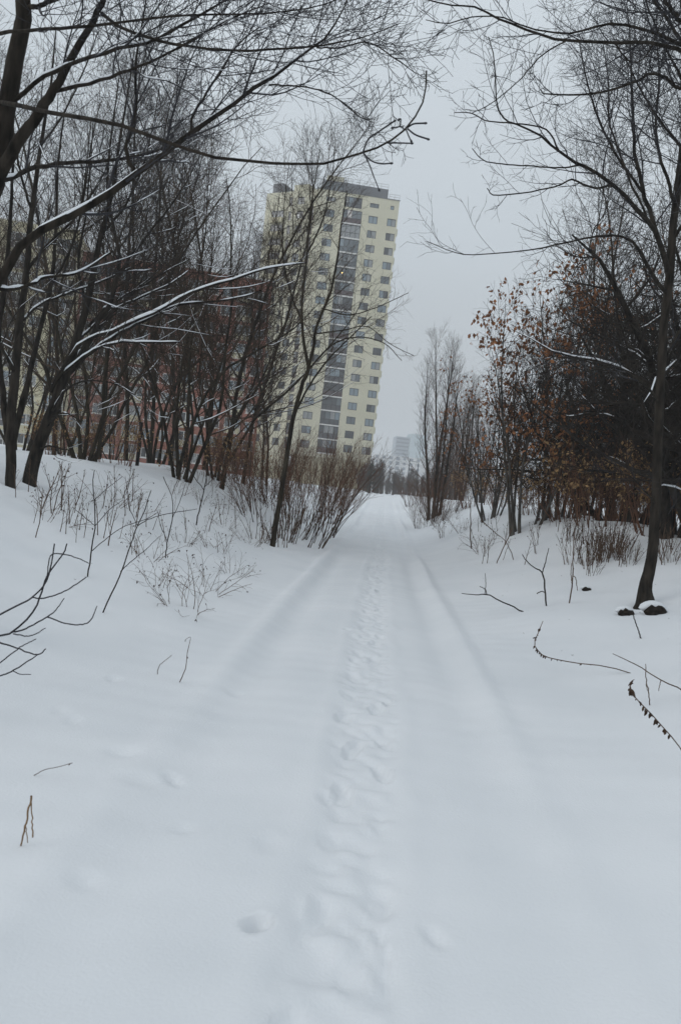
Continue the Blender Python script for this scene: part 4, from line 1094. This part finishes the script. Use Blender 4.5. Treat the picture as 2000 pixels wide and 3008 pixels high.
many('brush', [(1640, 19), (1715, 18), (1790, 16.5), (1850, 17.5), (1970, 15), (2040, 15), (1600, 23), (1760, 22), (1900, 20), (1490, 30), (1400, 36)],
     'brushwood', 'low rusty brushwood with tan seed tufts along the crest of the bank', 'brushwood on the bank crest', 'bush', 2, (0.75, 1.1), .08)
many('brush', [(690, 24), (600, 21), (330, 20), (190, 18)], 'brushwood', 'low dry brushwood under the willows on the bank', 'brushwood under the willows', 'bush', 2, (0.6, 0.9), .08)
many('osier', [(1225, 56, .8), (1300, 36, .8), (1262, 34, .55)], 'osier_bush', '', None, cat='bush', labels=[
    'small reddish bush at the far end of the path beside the poplar clump', 'small reddish bush under the narrow poplar clump', 'low reddish bush on the path side of the poplar clump'])

# ---- the far wood reads as one grey mass
def mass(name, label, kinds, spots, thick=0.0):
    mb = MB()
    r = np.random.default_rng(9)
    protos = []
    for sd in range(3):
        q = np.random.default_rng(60 + sd)
        P0, R0 = stems(q, 1, 0, 9.0, 6, 0.10, 0.01, 0.02, 0.05)
        P1, R1 = spawn(q, P0, R0, 22, 0.12, 0.98, 0.6, 2.8, 4, 0.1, 0.1, 0.5, 0.012, 0.03)
        P2, R2 = spawn(q, P1, R1, 9, 0.1, 1.0, 0.7, 1.2, 3, 0.06, 0.2, 0.6, 0.012, 0.015)
        protos.append((P0, R0, P1, R1, P2, R2))
    for px, dep, k in spots:
        p = stand(px, dep)
        a = r.random() * 6.28
        rot = np.array([[math.cos(a), -math.sin(a), 0], [math.sin(a), math.cos(a), 0], [0, 0, 1]]) * k
        P0, R0, P1, R1, P2, R2 = protos[int(r.integers(3))]
        for P, R, s in ((P0, R0, 4), (P1, R1, 3), (P2, R2, 3)):
            mb.tubes(P @ rot.T + p, R * max(k, thick), s)
    o = link(name, mb.mesh(name, kinds), kind='stuff')
    o['label'] = label
    o['category'] = 'wood'
spots = [(1050 + 290 * rng.random(), 115 + 130 * rng.random(), 0.28 + 0.34 * rng.random()) for _ in range(130)]
mass('far_wood', 'far grey-brown wood closing the view at the end of the path', 'twig_brown', spots, 1.5)
spots = [(1480 + 650 * rng.random(), 45 + 60 * rng.random(), 0.6 + 0.5 * rng.random()) for _ in range(12)]
spots += [(-150 + 950 * rng.random(), 45 + 35 * rng.random(), 0.35 + 0.35 * rng.random()) for _ in range(9)]
mass('undergrowth', 'grey-brown undergrowth and young trees massed behind the banks', 'twig_brown', spots)

# ---- small fir by the tower corner
def fir():
    q = np.random.default_rng(4)
    p = stand(1086, 95)
    root = thing('fir_tree', 'small dark fir standing at the foot of the tower corner', 'tree', low(p, .05))
    P0, R0 = stems(q, 1, 0, 3.9, 6, 0.09, 0.01, 0, 0.01)
    link('trunk', MB().tubes(P0, R0, 6).mesh('trunk', 'bark'), root)
    P1, R1 = spawn(q, P0, R0, 70, 0.08, 0.97, 1.35, 1.25, 5, -0.02, 0.05, 0.4, 0.004, 0.02, 0.9)
    P2, R2 = spawn(q, P1, R1, 10, 0.1, 1.0, 0.8, 0.30, 3, 0.0, 0.1, 0.8, 0.010, 0.014)
    mb = MB().tubes(P1, R1, 3); mb.tubes(P2, R2 * 1.4, 3)
    link('crown', mb.mesh('crown', 'fir'), root)
fir()

# ================================================================== small things
def post_and_poles():
    p = base(403, 1368, 20); p = p if p[1] < 40 else stand(403, 20)
    top = at(413, 1242, p[1])
    hgt = top[2] - p[2]
    w = 0.5 * 11 * p[1] / F
    t = np.array([-0.3, 0, 0.5, 1.0, 1.0])
    P = np.stack([0 * t, 0 * t, np.where(t > 0, t * hgt, t)], 1)
    root = thing('wooden_post', 'straight black post standing on the crest of the bank under the willows', 'post', p)
    link('shaft', MB().tubes(P[:4] + np.array([[0, 0, 0], [0, 0, 0.01], [0.01, 0, 0], [0, 0.01, 0]]), np.array([w, w, w * .97, w * .93]), 10).mesh('shaft', 'post'), root)
    q = np.linspace(0, 1, 5)
    link('cap', MB().tubes(np.stack([0 * q, 0 * q + .01, hgt - .004 + q * w * .6], 1), w * .93 * np.sqrt(1 - q * q * .999), 10).mesh('cap', 'post'), root)
    for px, dep, hh, lb in ((1192, 175, 8.2, 'thin dark lamp post at the far end of the path, before the hazy high-rise'),
                            (1218, 190, 8.0, 'second thin lamp post, nearer the poplar clump')):
        p = stand(px, dep)
        r = thing('lamp_post', lb, 'lamp post', p)
        t = np.linspace(-0.5, hh, 5)
        link('pole', MB().tubes(np.stack([0 * t, 0 * t, t], 1), np.linspace(.13, .09, 5), 8).mesh('pole', 'post'), r)
        link('arm', MB().tubes(np.array([[0, 0, hh - .05], [-.4, 0, hh + .25], [-1.2, 0, hh + .3]]), np.full(3, .05), 6).mesh('arm', 'post'), r)
        link('lamp_head', MB().box(-1.9, -.14, hh + .2, -1.15, .14, hh + .36).mesh('lamp_head', 'metal', False), r)
post_and_poles()

def dark_lump(px, py, r, label, seed):  # added dark lump in place of a dark opening under a snow mound
    q = np.random.default_rng(seed)
    p = ground_hit(px, py)
    t = np.linspace(-1, 1, 8)
    P = np.stack([t * r * 1.5, 0.15 * r * np.sin(t * 3), 0 * t], 1)
    R = r * 0.75 * np.sqrt(np.maximum(1 - t * t, 0)) * (0.75 + 0.5 * q.random(8))
    root = thing('hole_lump', label, 'dark_hole', (p[0], p[1], surf(p[0], p[1]) + r * .12), 0.3)
    mb = MB().tubes(P, R, 8)
    root2 = link('lump', mb.mesh('lump', 'dark_hole'), root)
    mb = MB(); t2 = np.linspace(-1, 1, 9)
    mb.tubes(np.stack([t2 * r * 1.7, 0 * t2 + r * .55, r * .35 + .2 * r * np.cos(t2 * 2)], 1), r * 0.6 * np.sqrt(np.maximum(1 - t2 * t2, 0)), 8)
    link('snow_cap', mb.mesh('snow_cap', 'snow'), root, kind='stuff')
dark_lump(1838, 1806, .085, 'dark lump standing for an opening in the snow before the crooked olive trunk', 1)
dark_lump(1925, 1803, .125, 'larger dark lump standing for an opening at the root of the crooked olive trunk', 2)
dark_lump(1722, 1735, .06, 'small dark lump standing for a hole in the snow beside a tall dry stalk', 3)

def dry_stalk(label, lines, name='dry_stalk', seeds=None, m='weed', cat='stalk', group=None, seed=0, size=0.03):
    """a dry plant traced stem by stem; seeds = (line index, from, to, count)"""
    q = np.random.default_rng(seed)
    loc = at(*lines[0][0][:3])
    root = thing(name, label, cat, loc, group=group)
    keep = []
    for k, pts in enumerate(lines):
        P, R = traced(pts, 14, 0.5, seed + k)
        keep.append(P - loc)
        link('stem', MB().tubes(P - loc, R, 5).mesh('stem', m), root)
    for li_, a, b, n in (seeds or ()):
        P = keep[li_]
        t = (a + (b - a) * np.sort(q.random(n))) * (len(P) - 1)
        i = np.minimum(t.astype(int), len(P) - 2); f = (t - i)[:, None]
        C = P[i] * (1 - f) + P[i + 1] * f
        L = size * (0.35 + 1.0 * q.random(n))
        dv = unit(q.normal(size=(n, 3)) * np.array([.5, .5, .2]) + np.array([0, 0, -1.0]))
        s = np.linspace(0, 1, 5)
        PP = C[:, None] + dv[:, None] * (L[:, None] * s[None])[..., None]
        RR = (L[:, None] * 0.22) * np.array([.15, .8, 1, .7, .1])[None]
        link('seed_pods', MB().tubes(PP, RR, 5).mesh('seed_pods', 'seed'), root, kind='stuff')
    return root

def on_snow(px, py):
    return ground_hit(px, py)[1]

g1 = on_snow(1850, 1978)
dry_stalk('arched dry stalk hung with seed pods, bowing to the snow below the olive trunk',
          [[(1852, 1978, g1, 3), (1780, 1958, g1, 3), (1690, 1948, g1, 3), (1640, 1938, g1, 3), (1600, 1928, g1, 3), (1578, 1910, g1, 3), (1570, 1885, g1, 3), (1580, 1855, g1, 2.5), (1594, 1824, g1, 2)]],
          seeds=[(0, .42, .93, 30), (0, .1, .4, 4)], seed=1)
g2 = on_snow(2010, 2260)
dry_stalk('near dry stalk with dangling seed pods, cut by the picture edge',
          [[(2030, 2260, g2, 3.5), (2000, 2200, g2, 3.5), (1950, 2140, g2, 3.5), (1900, 2085, g2, 3.5), (1865, 2050, g2, 3), (1852, 2025, g2, 3), (1850, 2005, g2, 3), (1862, 1996, g2, 2)]],
          seeds=[(0, .2, .97, 32)], seed=2, size=.036)
g3 = on_snow(2040, 2050)
dry_stalk('thin bare stick lying slantwise over the snow by the picture edge', [[(2050, 2052, g3, 4), (2000, 2025, g3, 3.8), (1930, 1992, g3, 3.5), (1870, 1955, g3, 3), (1798, 1920, g3, 2)], [(1940, 1998, g3, 2.5), (1936, 2012, g3, 2.2), (1933, 2030, g3, 2)]], 'stick', cat='stick', seed=3)
g = on_snow(1907, 2072)
dry_stalk('short upright twig stuck in the snow beside the near seed-pod stalk', [[(1907, 2072, g, 3.5), (1904, 2035, g, 3), (1897, 2000, g, 3), (1895, 1950, g, 2)], [(1904, 2038, g, 2.2), (1896, 2010, g, 2)]], 'twig', cat='twig', seed=4)
g = on_snow(1604, 1780)
dry_stalk('forked Y-shaped sapling standing alone on the snow bank', [[(1604, 1780, g, 5), (1600, 1735, g, 5), (1592, 1680, g, 4.5), (1570, 1668, g, 3.5), (1545, 1646, g, 3), (1533, 1628, g, 2)],
          [(1592, 1680, g, 3.5), (1602, 1650, g, 3), (1611, 1610, g, 2)], [(1601, 1740, g, 3), (1588, 1737, g, 3), (1576, 1744, g, 3)]], 'sapling', cat='sapling', m='twig', seed=5)
g = on_snow(1537, 1797)
dry_stalk('thin forked branch lying on the open snow towards the path', [[(1537, 1797, g, 4), (1490, 1775, g, 4), (1430, 1747, g, 3.5), (1400, 1748, g, 3), (1355, 1743, g, 2)], [(1430, 1747, g, 3), (1424, 1730, g, 2.5), (1408, 1722, g, 2)], [(1424, 1747, g, 2.5), (1426, 1710, g, 2), (1424, 1684, g, 1.6)]], 'stick', cat='stick', m='twig', seed=6)
g = on_snow(1671, 1772)
dry_stalk('tall thin dry stalk with a dark knot, between the forked sapling and the olive trunk', [[(1671, 1772, g, 4), (1680, 1720, g, 4), (1682, 1660, g, 3.5), (1684, 1610, g, 3), (1687, 1550, g, 2.5)], [(1680, 1715, g, 3), (1676, 1690, g, 2.5), (1677, 1655, g, 2)], [(1681, 1690, g, 2.5), (1690, 1700, g, 2.5), (1695, 1735, g, 2)]],
          seeds=[(0, .85, .97, 5), (0, .4, .55, 5)], seed=7)
g = on_snow(1882, 1875)
dry_stalk('straight short twig leaning in the snow below the olive trunk', [[(1882, 1875, g, 4), (1870, 1842, g, 3.5), (1857, 1805, g, 3)]], 'twig', cat='twig', m='twig', seed=8)
g = on_snow(1385, 1612)
dry_stalk('single thin upright stalk on the snow near the poplar clump side of the bank', [[(1385, 1612, g, 4), (1381, 1580, g, 3.5), (1382, 1530, g, 3), (1381, 1470, g, 2)]], seed=9)
g = on_snow(1460, 1660)
dry_stalk('seed-headed dry weed leaning over the middle of the snow bank', [[(1458, 1655, g, 3), (1475, 1615, g, 3), (1490, 1585, g, 3), (1503, 1552, g, 3)], [(1514, 1670, g, 2.5), (1500, 1620, g, 2.5), (1480, 1585, g, 2), (1455, 1565, g, 2), (1412, 1528, g, 3)]],
          seeds=[(0, .7, 1, 9), (1, .6, 1, 9)], seed=10)
g = on_snow(60, 2485)
dry_stalk('small inverted V of snapped reddish twig in the near snow', [[(62, 2485, g, 5), (76, 2425, g, 6), (85, 2385, g, 6), (93, 2338, g, 7)], [(97, 2460, g, 5), (95, 2400, g, 4), (92, 2342, g, 4)], [(82, 2475, g, 3), (78, 2440, g, 3), (76, 2425, g, 3)]], 'twig', cat='twig', m='straw', seed=11)
g = on_snow(98, 2280)
dry_stalk('hair-thin stem with a dark bud lying on the near snow', [[(98, 2280, g, 2.5), (130, 2262, g, 2.2), (165, 2254, g, 2), (214, 2241, g, 2)]], seeds=[(0, .0, .05, 1), (0, .95, 1.0, 1)], seed=12, size=.014)
g = on_snow(528, 2004)
dry_stalk('thin stem with two tiny buds upright on open snow', [[(528, 2004, g, 3), (545, 1962, g, 2.5), (552, 1910, g, 2), (560, 1872, g, 1.6), (545, 1880, g, 1.4)]], seeds=[(0, .35, .42, 1), (0, .93, 1, 1)], seed=13, size=.016)
g = on_snow(463, 1980)
dry_stalk('short curved bare stem upright on open snow, beside the budded stem', [[(463, 1980, g, 2.2), (470, 1955, g, 2), (505, 1925, g, 1.6)]], seed=14)

# saplings on the left slope
for lines, lb, sd in (
    ([[(258, 1695, 6), (266, 1640, 6), (280, 1545, 5), (278, 1480, 4.5), (274, 1420, 4), (278, 1380, 3)], [(272, 1618, 4), (310, 1585, 3.5), (360, 1550, 3), (430, 1525, 3), (465, 1505, 2)], [(280, 1545, 3), (250, 1520, 3), (215, 1490, 2)], [(278, 1470, 3), (310, 1440, 2.5), (360, 1400, 2)], [(280, 1545, 3), (320, 1500, 3), (360, 1470, 2)]],
     'dark branched sapling standing on the slope above the near bush', 51),
    ([[(303, 1800, 6), (330, 1740, 6), (355, 1685, 5.5), (385, 1600, 5), (405, 1545, 4.5), (425, 1500, 4), (445, 1440, 3)], [(355, 1680, 4), (385, 1650, 3.5), (425, 1618, 3), (470, 1575, 2)], [(405, 1545, 4), (450, 1520, 3), (520, 1505, 3), (580, 1495, 2)], [(405, 1545, 3), (380, 1490, 2.5), (375, 1440, 2)]],
     'dark slanting sapling lower on the slope, nearest the open snow', 52),
    ([[(577, 1543, 5.5), (585, 1500, 5), (600, 1440, 4.5), (608, 1390, 4), (612, 1340, 3)], [(600, 1440, 3.5), (570, 1400, 3), (550, 1370, 2)], [(602, 1430, 3), (630, 1400, 2.5), (640, 1370, 2)]],
     'short dark sapling near the crest of the slope below the willows', 53),
    ([[(487, 1640, 4.5), (492, 1590, 4.5), (508, 1520, 4), (505, 1460, 3), (480, 1400, 3)], [(492, 1590, 3), (475, 1550, 3), (462, 1500, 2)], [(508, 1520, 3), (530, 1470, 2.5), (545, 1420, 2)]],
     'thin upright sapling in the middle of the slope among dry weeds', 54)):
    gg = on_snow(lines[0][0][0], lines[0][0][1])
    r = np.random.default_rng(sd)
    o = dry_stalk(lb, [[(x, y, gg, w * 0.75) for x, y, w in l] for l in lines], 'sapling', cat='sapling', m='twig', seed=sd)

# dry weeds: a few kinds copied over the slopes
def weed_kind(kind, seed):
    q = np.random.default_rng(seed)
    a, b = MB(), MB()
    if kind == 'stalk':
        P0, R0 = stems(q, 1, 0, 0.8, 8, 0.007, 0.003, 0.0, 0.06)
        P1, R1 = spawn(q, P0, R0, 5, 0.35, 0.95, 0.6, 0.25, 5, 0.03, 0.12, 0.7, 0.002, 0.004)
        e = np.concatenate([P0[:, -2:].reshape(-1, 3), P1[:, -1]])
        e = e[q.random(len(e)) < 0.6]
    elif kind == 'tangle':
        P0, R0 = stems(q, 9, 0.9, 0.85, 8, 0.0045, 0.0018, -0.03, 0.12, 0.12)
        P1, R1 = spawn(q, P0, R0, 5, 0.2, 0.97, 0.7, 0.35, 5, -0.01, 0.16, 0.7, 0.0012, 0.003)
        e = P1[q.random(len(P1)) < 0.5][:, -1]
    else:
        P0, R0 = stems(q, 10, 0.28, 0.85, 7, 0.006, 0.0026, -0.02, 0.08, 0.14)
        P1, R1 = spawn(q, P0, R0, 2, 0.4, 0.97, 0.5, 0.2, 4, 0.02, 0.12, 0.7, 0.0012, 0.003)
        e = P1[q.random(len(P1)) < 0.5][:, -1]
    a.tubes(P0, R0, 4); a.tubes(P1, R1, 3)
    out = [('stems', a.mesh(kind + '_stems', 'weed'))]
    if len(e):
        b.leaves(np.repeat(e, 2, 0), 0.035, q, 1.0, 2.2)
        out.append(('seed_heads', b.mesh(kind + '_seeds', 'seed', False)))
    return out
WEED = {}
def weeds(kind, spots, name, label, group, cat='weed', sc=(0.7, 1.2), lean=0.15):
    for i, (px, py) in enumerate(spots):
        p = ground_hit(px, py)
        if p is None:
            continue
        key = (kind, i % 4)
        if key not in WEED:
            WEED[key] = weed_kind(kind, 200 + i % 4 + len(kind) * 10)
        r = thing(name, label, cat, low(p, .02), rng.random() * 6.28, sc[0] + (sc[1] - sc[0]) * rng.random(), group, (rng.normal() * lean, rng.normal() * lean))
        for nm, me in WEED[key]:
            link(nm, me, r, kind='stuff' if nm == 'seed_heads' else None)
J = lambda s: rng.normal() * s
weeds('stalk', [(20 + 90 * k + J(20), 1480 + J(25)) for k in range(5)] + [(150 + J(20), 1500), (190 + J(20), 1500), (125, 1495)], 'dry_weed', 'dry upright weed on the snow in front of the paired willow trunks', 'weeds before the willow trunks')
weeds('tangle', [(545, 1790), (600, 1735), (690, 1690), (470, 1720), (640, 1620), (740, 1600), (545, 1600), (660, 1550), (430, 1640), (330, 1480), (250, 1470), (390, 1500), (150, 1530), (600, 1480), (520, 1450)],
      'weed_tangle', 'tangled dry weeds with dark seed heads on the slope below the willows', 'tangled weeds on the slope', sc=(0.55, 1.0))
weeds('clump', [(790, 1590), (820, 1600), (840, 1590), (850, 1560), (870, 1580), (890, 1560), (905, 1545), (930, 1535), (760, 1590), (950, 1520), (970, 1510), (880, 1530), (990, 1500), (1010, 1490), (1030, 1482)],
      'weed_clump', 'clump of dry stems on the path edge under the reddish bushes', 'weed clumps under the reddish bushes', sc=(0.8, 1.4))
weeds('clump', [(1690 + J(12), 1600 + J(20)) for _ in range(4)] + [(1740 + J(14), 1625 + J(25)) for _ in range(8)] + [(1790 + J(14), 1635 + J(22)) for _ in range(7)] + [(1840 + J(14), 1640 + J(18)) for _ in range(6)] + [(1960 + J(20), 1650 + J(20)) for _ in range(4)],
      'weed_clump', 'thin dry weed clump on the snow bank beside the crooked olive trunk', 'weed clumps beside the olive trunk', sc=(0.55, 0.95), lean=.1)
weeds('tangle', [(1255, 1540), (1290, 1545), (1330, 1530), (1240, 1510), (1310, 1575), (1360, 1560), (1275, 1520), (1420, 1620)], 'weed_tangle', 'tangled dry weeds on the snow below the poplar clump', 'tangled weeds below the poplars', sc=(0.8, 1.3))
weeds('stalk', [(1620 + 90 * rng.random(), 1540 + 60 * rng.random()) for _ in range(8)] + [(1370 + 300 * rng.random(), 1530 + 130 * rng.random()) for _ in range(20)], 'dry_weed', 'thin dry weed on the snow bank below the rust-leaved young trees', 'weeds below the rust-leaved trees', sc=(.5, 1.0))
weeds('stalk', [(90 + 460 * rng.random(), 1425 + 190 * rng.random()) for _ in range(40)], 'dry_weed', 'thin dry weed on the slope among the dark saplings', 'weeds among the saplings', sc=(.5, 1.0))

weeds('stalk', [(560 + 240 * rng.random(), 1430 + 140 * rng.random()) for _ in range(22)], 'dry_weed', 'thin dry weed on the slope between the tangled weeds and the slender leaning tree', 'weeds below the willows', sc=(.5, 1.1))

def litter():
    q = np.random.default_rng(88)
    pts = []
    while len(pts) < 80:
        y = 7.5 + 13 * q.random()
        x = (-1.6 - 2.4 * q.random()) if q.random() < 0.55 else (1.8 + 2.4 * q.random())
        pts.append((x, y, surf(x, y) + 0.003))
    P = np.array(pts)
    n = len(P)
    d = unit(q.normal(size=(n, 3)) * np.array([1, 1, 0.12]))
    L = (0.006 + 0.03 * q.random(n) ** 3)[:, None]
    mb = MB().tubes(np.stack([P - d * L, P + d * L * .1 + q.normal(size=(n, 3)) * .002, P + d * L], 1), np.array([[.0016, .002, .0008]]) * (0.6 + q.random((n, 1))), 4)
    o = link('twig_litter', mb.mesh('twig_litter', 'seed'), kind='stuff')
    o['label'] = 'tiny dark bits of bark and twig strewn on the snow'
    o['category'] = 'litter'
litter()

# ================================================================== the hazy air
mz = bpy.data.materials.new('haze_air'); mz.use_nodes = True
nt = mz.node_tree; nt.nodes.remove(nt.nodes['Principled BSDF'])
pv = nt.nodes.new('ShaderNodeVolumePrincipled')
pv.inputs['Color'].default_value = (0.90, 0.92, 0.94, 1)
pv.inputs['Density'].default_value = 0.0011
pv.inputs['Anisotropy'].default_value = 0.0
nt.links.new(pv.outputs[0], nt.nodes['Material Output'].inputs['Volume'])
M['haze'] = mz
hb = link('haze', MB().box(-1000, -100, -2.5, 1000, 1000, 75).mesh('haze', 'haze', False), kind='stuff')
